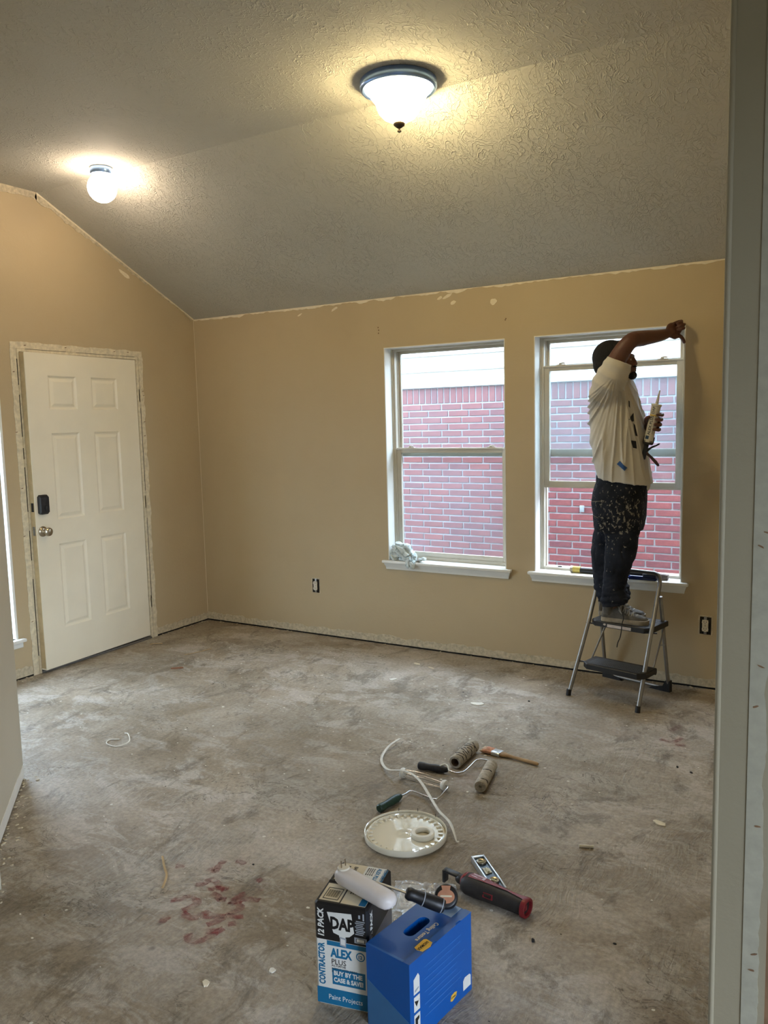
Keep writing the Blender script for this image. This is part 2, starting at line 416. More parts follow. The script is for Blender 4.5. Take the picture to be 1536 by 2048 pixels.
# partition on the left, angled towards the hall
PX, PY = 1.295, -2.598
pd = V((.449, -.421, 0)).normalized(); pn = V((-pd.y, pd.x, 0))      # pn faces the room
E1 = V((PX, PY, 0))+pd*1.05
mb = MB()
def wall_poly(pts, z0, z1): mb.prism(pts, z0, z1)
wall_poly([(PX, PY), (PX-.02, PY-.12), tuple((V((PX, PY, 0))+pd*.03-pn*.12)[:2]), tuple((E1-pn*.12)[:2]), tuple(E1[:2])], GAP, 3.1)
mb.box((-.12, PY-.12, GAP), (PX-.02, PY, 3.1))
mb.prism([(PX, PY), (PX-.02, PY-.12), (PX-.02, PY)], GAP, 3.1)
wall_part = build('wall_partition', mb, M_greige, kind='structure', smooth=0)
wall_part.name = 'wall_partition'
mb = MB(); ribbon(mb, V((PX, PY, GAP)), V((E1.x, E1.y, GAP)), (0, 0, 1), .052, .004, tuple(pn), .003, 60, seed=8)
build('bare_baseboard_strip', mb, M_white, wall_part, smooth=0)
mb = MB(); mb.prism([tuple((V((PX, PY, 0))-pn*.004+pd*.01)[:2]), tuple((E1-pn*.004)[:2]), tuple((E1-pn*.1)[:2]), tuple((V((PX, PY, 0))-pn*.1+pd*.05)[:2])], -.02, GAP)
build('gap_shade', mb, M_dark, wall_part, smooth=0)  # dark colour for the shade under the partition

# right wall, seen end-on, and the old cased opening beside the camera
mb = MB(); mb.box((4.246, -2.9, GAP), (4.36, 0, 3.1), bev=0)
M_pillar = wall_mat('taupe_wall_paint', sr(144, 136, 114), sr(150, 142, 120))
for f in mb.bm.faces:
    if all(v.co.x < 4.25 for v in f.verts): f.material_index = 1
wall_right = build('wall_right', mb, [M_pillar, M_wall], kind='structure', smooth=0)
mb = MB(); mb.tube([(4.249, -2.898, GAP), (4.249, -2.898, 3.03)], .0065, 12); build('corner_bead', mb, M_pillar, wall_right, label='rounded metal corner bead under paint')
mb = MB(); ribbon(mb, (4.312, -2.9, GAP), (4.312, -2.9, 3.03), (1, 0, 0), .034, .006, (0, -1, 0), .002, 220, seed=9, jag0=.0)
build('bare_drywall_strip', mb, plain('bare_grey_drywall', sr(160, 157, 140), .8, var=.08, bump=.3, bscale=60), wall_right, smooth=0, label='unpainted strip left by removed door casing')
mb = MB(); mb.box((4.350, -2.899, 0), (4.40, -2.80, 3.03)); build('stud', mb, M_brown, wall_right, smooth=0, label='brown timber stud showing beside the drywall')
mb = MB()
for i, z in enumerate((.32, .36, .93, .66, 1.02, 1.28, 1.31)):
    blob(mb, (4.332+.006*sin(i*2.3), -2.9, z), (1, 0, .5*sin(i)), (0, 0, 1), (0, -1, 0), .007, .002, i, t=.003)
build('scratch', mb, M_brown, wall_right, kind='stuff')

# rear rooms, never seen: they close the house around the camera
mb = MB()
for y0, y1, z0, z1 in ((-7.2, -5.7, 0, 3.1), (-3.9, .2, 0, 3.1), (-5.7, -3.9, 0, .1), (-5.7, -3.9, 2.1, 3.1)): mb.box((7, y0, z0), (7.12, y1, z1))  # gap between the boxes is an unseen opening added for fill daylight
build('wall_far_right', mb, M_greige, kind='structure', smooth=0)
mb = MB(); mb.box((1.9, -7.2, 0), (2.02, -3.2, 3.1)); build('wall_hall', mb, M_greige, kind='structure', smooth=0)
mb = MB()
mb.box((2, -7.32, 0), (7, -7.2, 3.1))
build('wall_rear', mb, M_greige, kind='structure', smooth=0)

# ceiling: flat part and the slope down to the window wall
mb = MB()
x0, x1 = -.12, 7.0
mb.prism([(0, 0)], 0, 0) if False else None
prof = [(.0, H), (YK, HT), (-7.3, HT), (-7.3, HT+.08), (YK-.02, HT+.08), (.0, H+.1)]
mb.rings([[V((x0, y, z)) for y, z in prof], [V((x1, y, z)) for y, z in prof]])
ceiling = build('ceiling', mb, M_ceil, kind='structure', smooth=0)

# ================================================================== WINDOWS
def window(idx, a, sash_up):
    x0, x1 = a; mb = MB(); t = .03
    # main frame
    for lo, hi in (((x0, .09, ZS), (x0+t, .17, ZT)), ((x1-t, .09, ZS), (x1, .17, ZT)), ((x0+t, .09, ZT-.02), (x1-t, .17, ZT)), ((x0+t, .09, ZS-.01), (x1-t, .17, ZS+.016))):
        mb.box(lo, hi, bev=.002)
    for x in (x0+t, x1-t-.006): mb.box((x, .122, ZS+.01), (x+.006, .130, ZT-.02))      # track rib
    mb.box((x0+.006, .084, ZS), (x0+.016, .092, ZT-.006)); mb.box((x1-.016, .084, ZS), (x1-.006, .092, ZT-.006))
    win = build(f'window_{idx}', mb, M_vinyl, kind='structure', label=('window frame whose raised lower sash leaves the bottom open' if sash_up else 'closed window frame with a rag on its ledge'))
    mb = window_return(idx, a); build('painted_return', mb, M_white, win, smooth=0, label='white painted recess sides')
    # upper sash, outer track
    mb = MB(); zb, zt = (1.318, ZT-.02)
    s = .022
    for lo, hi in (((x0+t, .134, zb), (x0+t+s, .156, zt)), ((x1-t-s, .134, zb), (x1-t, .156, zt)), ((x0+t+s, .134, zt-.018), (x1-t-s, .156, zt)), ((x0+t+s, .134, zb), (x1-t-s, .156, zb+.045))): mb.box(lo, hi, bev=.0015)
    us = build('upper_sash', mb, M_vinyl, win)
    mb = MB(); mb.box((x0+t+s, .144, zb+.045), (x1-t-s, .148, zt-.018)); build('pane', mb, M_glass, us, smooth=0)
    # lower sash, inner track
    zb, zt = ((1.125, 1.877) if sash_up else (ZS+.012, 1.377))
    mb = MB(); s = .036; xa, xb = x0+t-.004, x1-t+.004
    for lo, hi in (((xa, .096, zb), (xa+s, .120, zt)), ((xb-s, .096, zb), (xb, .120, zt)), ((xa+s, .096, zt-.034), (xb-s, .120, zt)), ((xa+s, .096, zb), (xb-s, .120, zb+.042))): mb.box(lo, hi, bev=.002)
    mb.box((xa, .088, zt-.012), (xb, .098, zt-.004), bev=.001); mb.box((xa, .090, zb+.004), (xb, .098, zb+.010))
    ls = build('lower_sash', mb, M_vinyl, win, label='lower sash pushed halfway up' if sash_up else None)
    mb = MB(); mb.box((xa+s, .106, zb+.042), (xb-s, .110, zt-.034)); build('pane', mb, M_glass, ls, smooth=0)
    for lx in (x0+.135, x1-.14):
        mb = MB(); mb.box((lx-.028, .098, zt), (lx+.028, .118, zt+.004), bev=.001)
        mb.lathe([(.009, 0), (.010, .006), (.007, .011)], Matrix.Translation((lx-.006, .108, zt+.003)), 14)
        mb.tube([(lx-.008, .108, zt+.011), (lx+.012, .103, zt+.012), (lx+.026, .097, zt+.010)], [.005, .0045, .003], 8)
        build('sash_lock', mb, M_vinyl, ls)
    # stool and apron
    mb = MB(); ex0, ex1 = x0-.038, x1+.042
    mb.box((x0+.001, -.001, ZS-.020), (x1-.001, .088, ZS)); mb.box((ex0, -.035, ZS-.020), (ex1, -.0005, ZS), bev=.006)
    st = build('window_sill', mb, M_white, win)
    mb = MB(); prof = [(0, ZS-.021), (-.022, ZS-.021), (-.020, ZS-.030), (-.013, ZS-.045), (-.011, ZS-.062), (0, ZS-.066)]
    ins = [0, 0, .002, .009, .011, .015]
    mb.rings([[V((ex0+.012+i, y-.0003, z)) for (y, z), i in zip(prof, ins)], [V((ex1-.012-i, y-.0003, z)) for (y, z), i in zip(prof, ins)]])
    build('apron', mb, M_white, win, smooth=30)
    return win
win1 = window(1, W1, False); win2 = window(2, W2, True)
mb = MB(); mb.box((2.888, .086, .626), (2.914, .0895, .634), bev=.001); build('sash_stop', mb, M_black, win2, label='small black clip on the bottom frame')

# narrow window by the door: frame, glass and sill
mb = MB(); y0, y1, z0, z1 = SW
for lo, hi in (((-.14, y0, z0), (-.08, y0+.03, z1)), ((-.14, y1-.03, z0), (-.08, y1, z1)), ((-.14, y0+.03, z1-.03), (-.08, y1-.03, z1)), ((-.14, y0+.03, z0), (-.08, y1-.03, z0+.03)), ((-.12, y0+.03, 1.1), (-.09, y1-.03, 1.14))): mb.box(lo, hi, bev=.002)
win3 = build('window_3', mb, M_vinyl, kind='structure', label='narrow window beside the entry door, mostly hidden by the partition')
mb = MB(); mb.box((-.108, y0+.03, z0+.03), (-.104, y1-.03, z1-.03)); build('pane', mb, M_glass, win3, smooth=0)
mb = MB(); mb.box((-.08, y0, z0), (.002, y0+.006, z1)); mb.box((-.08, y1-.006, z0), (.002, y1+.010, z1)); mb.box((-.08, y0, z1-.006), (.002, y1, z1)); build('painted_return', mb, M_white, win3, smooth=0)
mb = MB(); mb.box((-.08, y0, z0-.02), (.0, y1, z0)); mb.box((.0005, y0-.04, z0-.02), (.04, y1+.045, z0+.001), bev=.006); build('window_sill', mb, M_white, win3)
mb = MB(); mb.box((.0005, y0-.03, z0-.055), (.022, y1+.03, z0-.021), bev=.005); build('apron', mb, M_white, win3)
portal('window_portal', (-.2, (y0+y1)/2, 1.13), (0, -pi/2, 0), 1.7, .75)

# ================================================================== DOOR
HG = V((0.0, -.617, 0)); LT = V((.050, -1.545, 0)); du = (LT-HG).normalized(); dn = V((-du.y, du.x, 0))
dn = dn if dn.x > 0 else -dn
DW = (LT-HG).length; Z0, Z1 = .024, 2.040
Md = Mframe(HG, du, (0, 0, 1), dn)          # local x along leaf from the hinge, y up, z towards the room
pan = [(.185, .415), (.540, .765)]; rows = [(.268, .822), (.982, 1.538), (1.688, 1.902)]
mb = MB(); T = .044
xs = sorted({0, DW, *[v for p in pan for v in p]}); zs = sorted({Z0, Z1, *[v for p in rows for v in p]})
for i in range(len(xs)-1):
    for j in range(len(zs)-1):
        if not any(abs(xs[i]-p[0]) < 1e-6 for p in pan) or not any(abs(zs[j]-r[0]) < 1e-6 for r in rows):
            mb.quad([Md @ V(p) for p in ((xs[i], zs[j], 0), (xs[i+1], zs[j], 0), (xs[i+1], zs[j+1], 0), (xs[i], zs[j+1], 0))])
for side in (((0, Z0), (DW, Z0)), ((DW, Z0), (DW, Z1)), ((DW, Z1), (0, Z1)), ((0, Z1), (0, Z0))):
    (a, b), (c, d) = side; mb.quad([Md @ V(p) for p in ((a, b, 0), (c, d, 0), (c, d, -T), (a, b, -T))])
mb.quad([Md @ V(p) for p in ((0, Z0, -T), (DW, Z0, -T), (DW, Z1, -T), (0, Z1, -T))])
bmesh.ops.remove_doubles(mb.bm, verts=mb.bm.verts[:], dist=1e-5)
door = build('door_1', mb, M_door, kind='structure', smooth=0, label='cream six-panel entry door standing slightly ajar')
for px in pan:
    for rz in rows:
        mb = MB(); R = []
        for ins, d in ((0, 0), (.010, -.008), (.018, -.009), (.036, -.0015), (.040, -.001)):
            R.append([Md @ V(p) for p in ((px[0]+ins, rz[0]+ins, d), (px[1]-ins, rz[0]+ins, d), (px[1]-ins, rz[1]-ins, d), (px[0]+ins, rz[1]-ins, d))])
        mb.rings(R, cap=False); mb.quad([Md @ V(p) for p in ((px[0]+.04, rz[0]+.04, -.001), (px[1]-.04, rz[0]+.04, -.001), (px[1]-.04, rz[1]-.04, -.001), (px[0]+.04, rz[1]-.04, -.001))])
        build('door_panel', mb, M_door, door, smooth=0)
M_edge = plain('bare_tan_door_edge', sr(196, 174, 134), .7, var=.12, vscale=20)
mb = MB(); mb.prism([(DW+.0003, -T), (DW+.0012, -T), (DW+.0012, -.004), (DW+.0003, -.004)], Z0+.01, Z1-.002, Mframe(HG, du, dn, (0, 0, 1)) )
build('door_edge', mb, M_edge, door, smooth=0, label='tan unpainted latch edge')
for z, h, mt in ((1.075, .028, M_black), (.925, .028, M_steel)):
    mb = MB(); mb.box((DW+.0013, z-h, -.032), (DW+.003, z+h, -.010), M=Md, bev=.0006)
    if z < 1: mb.box((DW+.003, z-.010, -.027), (DW+.010, z+.010, -.016), M=Md, bev=.002)
    build('latch_plate', mb, mt, door)
# keypad deadbolt box
c = .875
mb = MB(); pts = [(-.034, -.052), (-.022, -.062), (.022, -.062), (.034, -.052), (.034, .050), (.022, .062), (-.022, .062), (-.034, .050)]
R = []
for z, s in ((0, 1), (.022, 1), (.030, .90)): R.append([Md @ V((c+x*s, 1.090+y*s, z)) for x, y in pts])
mb.rings(R)
lockb = build('deadbolt', mb, M_black, door, smooth=25, label='black smart deadbolt housing')
mb = MB(); mb.ball(Md @ V((c-.004, 1.066, .033)), (.007, .007, .016), None, seg=12); build('thumb_turn', mb, M_black, lockb)
mb = MB(); Mk = Md @ Matrix.Translation((.884, .919, 0))
mb.lathe([(.033, 0), (.033, .004), (.027, .010), (.015, .013), (.012, .030), (.013, .036), (.024, .042), (.028, .052), (.026, .062), (.018, .068), (.004, .070)], Mk, 28)
build('door_knob', mb, M_nickel, door, label='satin nickel round knob')
for z in (1.79, 1.02, .275):
    mb = MB(); mb.tube([(-.002+.006, -.607, z-.048), (.004, -.607, z+.048)], .0065, 10); mb.box((.0, -.606, z-.044), (.003, -.585, z+.044))
    build('hinge', mb, M_jamb, door)
# frame: jambs, head, weatherstrip, threshold; footprint of the casing that was pulled off
mb = MB()
mb.box((-.16, DY1, 0), (.003, DY1+.014, DZ)); mb.box((-.16, DY0-.022, 0), (.003, DY0, DZ)); mb.box((-.16, DY1+.014, DZ-.018), (.003, DY0-.022, DZ))
frame = build('door_frame', mb, M_jamb, door, smooth=0)
mb = MB(); mb.box((-.06, DY1+.014, .02), (-.048, DY1+.03, DZ-.018)); mb.box((-.06, DY0-.034, .02), (-.048, DY0-.022, DZ-.018)); mb.box((-.06, DY1+.03, DZ-.03), (-.048, DY0-.034, DZ-.018))
build('weatherstrip', mb, M_dark, frame, smooth=0)
mb = MB(); mb.box((-.16, DY1+.014, 0), (.012, DY0-.022, .014), bev=.002); build('threshold', mb, plain('dull_aluminium', sr(120, 116, 110), .5, .5), frame)
mb = MB(); mb.box((-.16, DY1+.014, .014), (-.046, DY0-.022, DZ-.02)); build('dark_porch_side', mb, M_dark, frame, smooth=0) if False else mb.bm.free()
mb = MB(); ribbon(mb, (0, DY1-.004, 0), (0, DY1-.004, DZ+.001), (0, -1, 0), .042, .006, (1, 0, 0), .003, 120, seed=10)
ribbon(mb, (0, DY0+.004, 0), (0, DY0+.004, DZ+.001), (0, 1, 0), .036, .012, (1, 0, 0), .003, 120, seed=11)
ribbon(mb, (0, DY1-.044, DZ+.002), (0, DY0+.038, DZ+.002), (0, 0, 1), .040, .006, (1, 0, 0), .003, 80, seed=12)
build('casing_footprint', mb, M_jamb, frame, smooth=0, label='scuffed pale band left by removed casing')
mb = MB()
for z0_, z1_ in ((.12, .62), (.74, .93), (1.05, 1.33), (1.38, 1.45), (1.52, 1.78), (1.84, 2.0)): mb.box((.0025, DY1-.0055, z0_), (.0042, DY1-.0005, z1_))
for y0_, y1_ in ((-1.5, -1.2), (-1.12, -.8), (-.75, -.62)): mb.box((.0025, y0_, DZ-.0005), (.0042, y1_, DZ+.0012))
for z0_, z1_ in ((.3, .9), (1.1, 1.7)): mb.box((.0025, DY0-.001, z0_), (.0042, DY0+.002, z1_))
build('jamb_gap', mb, M_dark, frame, smooth=0)
mb = MB()
for i, (y, z) in enumerate([(-1.59, 1.92), (-1.6, 1.55), (-1.59, 1.2), (-1.6, .9), (-1.59, .35), (-.56, 1.82), (-.555, 1.79), (-.56, 1.6), (-.565, 1.5), (-1.5, 2.085), (-1.2, 2.09), (-.8, 2.088), (-.68, 2.092)]):
    blob(mb, (.003, y, z), (0, 1, .2), (0, 0, 1), (1, 0, 0), .008, .0022, i)
build('scuff_mark', mb, M_brown, frame, kind='stuff')
mb = MB(); mb.box((-.4, -2.7, -.02), (-.161, .1, 3)); build('porch_wall', mb, M_dark, None, smooth=0, kind='structure') if False else mb.bm.free()
mb = MB(); mb.box((-.172, DY1, 0), (-.162, DY0, DZ)); build('door_backing', mb, M_dark, frame, smooth=0)  # dark panel closing the doorway behind the leaf

# ================================================================== OUTSIDE: the neighbouring brick house
NY = 2.3; BP, RH = .2158, .0637; ZB = 1.716; ZSO = 1.873
def brick_mat():
    t = NT('red_face_brick'); co = t.coord(); oi = t.n('ShaderNodeObjectInfo')
    c = t.ramp(oi.outputs['Random'], [(0, sr(96, 50, 52)), (.3, sr(112, 56, 56)), (.6, sr(86, 50, 58)), (1, sr(118, 60, 58))])
    t.base(t.mix(.45, c, t.ramp(t.noise(co, 22, 4, .7), [(.3, sr(74, 46, 52)), (.7, sr(118, 66, 62))])))
    return t.set(.85, 0, t.bump(t.noise(co, 90, 3), .4, .004))
M_brick = brick_mat()
M_mortar = plain('pale_mortar', sr(154, 158, 164), .9, var=.06, bump=.3, bscale=80)
M_siding = plain('white_lap_siding', sr(206, 206, 200), .6, var=.02)
M_grass = plain('dark_ground', sr(74, 70, 58), .95, var=.25, vscale=8)  # dark earth tone, mottled at random
house = thing('neighbor_house', 'red brick house with white lap siding seen through the two windows', 'house', (2, NY, 0))
mb = MB(); mb.box((-3, NY, -.2), (8, NY+.2, 2.76)); build('mortar_backing', mb, M_mortar, house, smooth=0)
def brick_mesh(w_, h_, seed):
    b = bmesh.new(); bmesh.ops.create_cube(b, size=1); rnd = random.Random(seed)
    for v in b.verts:
        v.co = V((v.co.x*w_, v.co.y*.010-.005, v.co.z*h_))+V([rnd.uniform(-.0012, .0012) for _ in range(3)])
    bmesh.ops.bevel(b, geom=[e for e in b.edges if all(v.co.y < -.005 for v in e.verts)], offset=.0022, segments=1, affect='EDGES')
    bmesh.ops.recalc_face_normals(b, faces=b.faces[:])
    me = bpy.data.meshes.new('brick'); b.to_mesh(me); b.free(); me.materials.append(M_brick); return me
BV = [brick_mesh(BP-.0135, RH-.0135, i) for i in range(6)]; SV = [brick_mesh(.067-.0125, ZSO-ZB-.013, 20+i) for i in range(4)]
cand = []
for r in range(0, 30):
    z = ZB-RH*(r+.5); off = .773 if r % 2 == 0 else .773+.074-BP
    for k in range(-16, 36): cand.append((off+BP*(k+.5), z, 0))
for k in range(-40, 108): cand.append((.5475+.067*(k+.5), (ZB+ZSO)/2, 1))
def vis(x, z):
    """openings of the windows as projected on the neighbour wall from the room side"""
    return (.47 < x < 1.68 or 2.0 < x < 3.24) and z > .13
vv = [c for c in cand if vis(c[0], c[1])]
if len(vv) > 300:
    vv.sort(key=lambda c: (c[1] < .2, (2.36 < c[0] < 2.86 and c[1] < 1.6)), reverse=False); keep = vv[:300]
else: keep = vv
ks = set(keep)
for i, (x, z, s) in enumerate(keep):
    o = bpy.data.objects.new('brick', (SV if s else BV)[i*7 % (4 if s else 6)]); COL.objects.link(o); o.parent = house
    o.location = (x-2, random.uniform(-.0015, .001), z)
mb = MB()
for x, z, s in cand:
    if (x, z, s) in ks: continue
    w_, h_ = ((.067-.0125)/2, (ZSO-ZB-.013)/2) if s else ((BP-.0135)/2, (RH-.0135)/2)
    mb.box((x-w_, NY-.010, z-h_), (x+w_, NY, z+h_))
build('surrounding_brick', mb, M_brick, house, smooth=0, kind='stuff')
for k in range(6):                                 # lap siding boards
    z = ZSO+.150*k+(.0 if k else 0)
    mb = MB(); mb.rings([[V((x, y, zz)) for y, zz in ((NY-.002, z+.004), (NY-.040, z+.001), (NY-.042, z+.006), (NY-.016, z+.152), (NY-.002, z+.152))] for x in (-3, 8)])
    build('siding_board', mb, M_siding, house, smooth=0)
mb = MB(); mb.box((2.285, NY-.046, 2.243), (2.47, NY-.036, 2.31), bev=.002)
for i in range(4): mb.box((2.295, NY-.050, 2.250+i*.015), (2.46, NY-.046, 2.258+i*.015))
build('siding_vent', mb, plain('blue_grey_vent', sr(150, 165, 190), .5), house)
mb = MB(); mb.box((-3, NY-.14, 2.76), (8, NY+.2, 2.80)); mb.box((-3, NY-.16, 2.74), (8, NY-.14, 2.86)); build('eave', mb, M_siding, house, smooth=0)
mb = MB(); mb.box((-.6, .171, 2.42), (8, .45, 2.46)); mb.box((-.6, .45, 2.40), (8, .47, 2.55)); build('unseen_eave', mb, M_siding, kind='structure', smooth=0)  # unseen overhang added to limit the sky light entering the windows
mb = MB()
for x0, x1, y0, y1 in ((-40, -.17, -40, 40), (7.13, 40, -40, 40), (-.17, 7.13, -40, -7.33), (-.17, 7.13, .171, 40)): mb.quad([(x0, y0, -.18), (x1, y0, -.18), (x1, y1, -.18), (x0, y1, -.18)])
build('ground_outside', mb, M_grass, kind='structure', smooth=0)
mb = MB(); mb.box((2.36, NY-.034, .715), (2.40, NY-.024, .775), bev=.003); build('cable_box', mb, plain('pale_cable_box', sr(120, 130, 134), .5), house)

# ================================================================== CEILING LIGHTS
def bowl_light():
    c = V((2.705, -1.515, HT)); t = thing('ceiling_light', 'frosted glass bowl flush light with wide chrome ring and dark finial, lit', 'ceiling light', c)
    T = Matrix.Translation(c)
    mb = MB(); mb.lathe([(.150, -.0005), (.163, -.0005), (.168, -.006), (.169, -.030), (.166, -.038), (.158, -.042), (.150, -.038), (.146, -.020)], T, 64)
    build('ring', mb, M_bluereflect, t, smooth=50)
    mb = MB(); mb.lathe([(.145, -.012), (.145, -.030), (.134, -.040), (.128, -.041), (.128, -.014)], T, 64); build('glass_rim', mb, M_bowlrim, t)
    mb = MB(); mb.lathe([(.126, -.030), (.128, -.044), (.124, -.064), (.110, -.082), (.101, -.090), (.098, -.106), (.088, -.132), (.068, -.154), (.042, -.167), (.012, -.171)], T, 64)
    build('glass_bowl', mb, M_bowl, t, smooth=70)
    mb = MB()
    mb.lathe([(.004, -.166), (.022, -.174), (.026, -.179), (.024, -.186), (.010, -.197), (.004, -.200), (.004, -.205), (.009, -.209), (.009, -.213), (.002, -.217)], T, 24)
    ring = [c+V((.033*cos(a*pi/12), .033*sin(a*pi/12), -.164)) for a in range(25)]; mb.tube(ring, .0016, 6)
    for a in range(8): mb.tube([c+V((.033*cos(a*pi/4), .033*sin(a*pi/4), -.164)), c+V((.024*cos(a*pi/4), .024*sin(a*pi/4), -.180))], .0012, 6)
    build('finial', mb, M_bronze, t)
def globe_light():
    c = V((.715, -1.44, HT)); t = thing('ceiling_light', 'small chrome base ceiling light with plain white glass globe, lit', 'ceiling light', c); T = Matrix.Translation(c)
    mb = MB(); mb.lathe([(.056, -.0005), (.061, -.003), (.063, -.026), (.058, -.038), (.046, -.040), (.042, -.018)], T, 48); build('base', mb, M_bluereflect, t, smooth=50)
    mb = MB(); prof = [(.040, -.028), (.046, -.042)]
    for k in range(1, 17):
        a = pi*.18+(pi-pi*.18)*k/17; prof.append((.081*sin(a), -.112+.080*cos(a)))
    prof.append((.004, -.192)); mb.lathe(prof, T, 48); build('glass_globe', mb, M_globe, t, smooth=70)
bowl_light(); globe_light()
# unseen fill lamp added behind the camera to brighten the foreground
c = V((4.6, -6.3, HT)); t = thing('ceiling_light', 'added glass drum fill light, unseen, behind the viewer', 'ceiling light', c)
mb = MB(); mb.lathe([(.15, -.001), (.16, -.01), (.16, -.03)], Matrix.Translation(c), 32); build('ring', mb, M_steel, t)
mb = MB(); mb.lathe([(.14, -.031), (.145, -.07), (.12, -.10), (.02, -.11)], Matrix.Translation(c), 32); build('fill_drum', mb, M_rearfill, t)

# ================================================================== OUTLETS
def outlet(x, z, label, seed):
    t = thing('wall_outlet', label, 'outlet', (x, 0, z-.05), 'uncovered outlets under the windows')
    mb = MB(); blobp = [(x-.030, z-.050), (x+.030, z-.052), (x+.031, z+.048), (x-.029, z+.050)]
    mb.rings([[V((a, -.0003, b)) for a, b in blobp], [V((a, -.0012, b)) for a, b in blobp]]); build('box_opening', mb, M_dark, t, smooth=0)
    mb = MB(); ribbon(mb, (x-.031, -.0004, z-.055), (x-.031, -.0004, z+.055), (-1, 0, 0), .007, .003, (0, -1, 0), .001, 20, seed=seed); ribbon(mb, (x+.032, -.0004, z-.055), (x+.032, -.0004, z+.055), (1, 0, 0), .006, .003, (0, -1, 0), .001, 20, seed=seed+1)
    ribbon(mb, (x-.034, -.0004, z+.050), (x+.036, -.0004, z+.050), (0, 0, 1), .008, .003, (0, -1, 0), .001, 20, seed=seed+2); build('torn_edge', mb, M_strip, t, smooth=0)
    mb = MB(); mb.box((x-.008, -.004, z-.052), (x+.008, -.0013, z+.052), bev=.0008); build('strap', mb, M_steel, t)
    d = thing('r', None, None, (0, 0, 0)); bpy.data.objects.remove(d)
    mb = MB(); mb.box((x-.0165, -.009, z-.033), (x+.0165, -.004, z+.033), bev=.002)
    for s in (-1, 1):
        P = [(.0175*cos(a*pi/12), .0145*sin(a*pi/12)) for a in range(24)]
        mb.prism([(x+a, b) for a, b in P], .0045, .012, Matrix.Translation((0, 0, z+s*.0195)) @ Matrix.Rotation(pi/2, 4, 'X'))
    rec = build('receptacle', mb, M_outlet, t)
    mb = MB()
    for s in (-1, 1):
        for dx in (-.006, .006): mb.box((x+dx-.0012, -.0126, z+s*.0195-.001), (x+dx+.0012, -.0118, z+s*.0195+.007))
        mb.ball((x, -.0121, z+s*.0195-.007), (.0022, .0006, .0022), seg=8)
    mb.ball((x, -.0092, z), (.0025, .001, .0025), seg=8); build('slots', mb, M_dark, rec, smooth=0)
outlet(1.081, .372, 'uncovered ivory outlet in the wall left of the windows', 31)
outlet(3.778, .369, 'uncovered ivory outlet low on the wall right of the step stool', 41)

# ================================================================== STEP STOOL
fl, fr_ = V((3.128, -.448, 0)), V((3.534, -.550, 0))
def ftube(side, z):
    pts = ([(0, fl), (.413, V((3.210, -.333, 0))), (.62, V((3.201, -.098, 0)))] if side == 0 else [(0, fr_), (.42, V((3.571, -.408, 0))), (.62, V((3.566, -.205, 0)))])
    for (za, a), (zb, b) in zip(pts, pts[1:]):
        if z <= zb or zb == .62: t_ = (z-za)/(zb-za); p = a.lerp(b, t_); return V((p.x, p.y, z))
st = thing('step_stool', 'grey folding two-step stool with black treads under the painter', 'step stool', (3.37, -.29, 0))
path = [ftube(0, .018), ftube(0, .2), ftube(0, .38), ftube(0, .413).lerp(ftube(0, .45), .3), ftube(0, .46), ftube(0, .62)]
a, b = ftube(0, .635), ftube(1, .635)
top0 = V((a.x+.045, a.y+.010, .674)); top1 = V((b.x-.045, b.y+.030, .680))
for k in range(1, 6):
    t_ = k/6; path.append(ftube(0, .62).lerp(a, 1)*(1-t_)**2+V((a.x+.004, a.y+.012, .676))*2*t_*(1-t_)+top0*t_**2)
path += [top0, top1]
for k in range(1, 6):
    t_ = k/6; path.append(top1*(1-t_)**2+V((b.x-.002, b.y+.014, .682))*2*t_*(1-t_)+b*t_**2)
path += [ftube(1, .62), ftube(1, .46), ftube(1, .42).lerp(ftube(1, .45), .3), ftube(1, .38), ftube(1, .2), ftube(1, .018)]
mb = MB(); mb.tube(path, .0115, 14); build('front_hoop', mb, M_steel, st, label='grey tube bent into front legs and hand rail')
rr, rl = V((3.610, -.141, 0)), V((3.224, -.030, 0))
pr, pl = ftube(1, .565)+V((.012, .020, 0)), ftube(0, .565)+V((.008, .021, 0))
for p, q in ((rr, pr), (rl, pl)):
    mb = MB(); mb.tube([p+V((0, 0, .03)), p.lerp(q, .5), q], .0105, 12); build('rear_leg', mb, M_steel, st)
mb = MB(); mb.tube([rl+V((.0, 0, .05)), rl+V((.012, -.003, .028)), rl+V((.05, -.015, .018)), rr+V((-.05, .015, .018)), rr+V((-.012, .003, .028)), rr+V((0, 0, .05))], .0095, 10); build('rear_crossbar', mb, M_steel, st)
for p in (fl, fr_):
    mb = MB(); mb.tube([p, p+V((.002, .004, .034))], [.0145, .0135], 14); build('foot_cap', mb, M_black, st)
for p, s in ((rl, 1), (rr, -1)):
    ex = V((.961, -.277, 0))*s; mb = MB()
    mb.prism([(-.014, 0), (.115, 0), (.095, .014), (.03, .030), (.012, .065), (-.013, .065)], -.014, .014, Mframe(p, ex, (0, 0, 1))); build('corner_foot', mb, M_black, st, smooth=0)
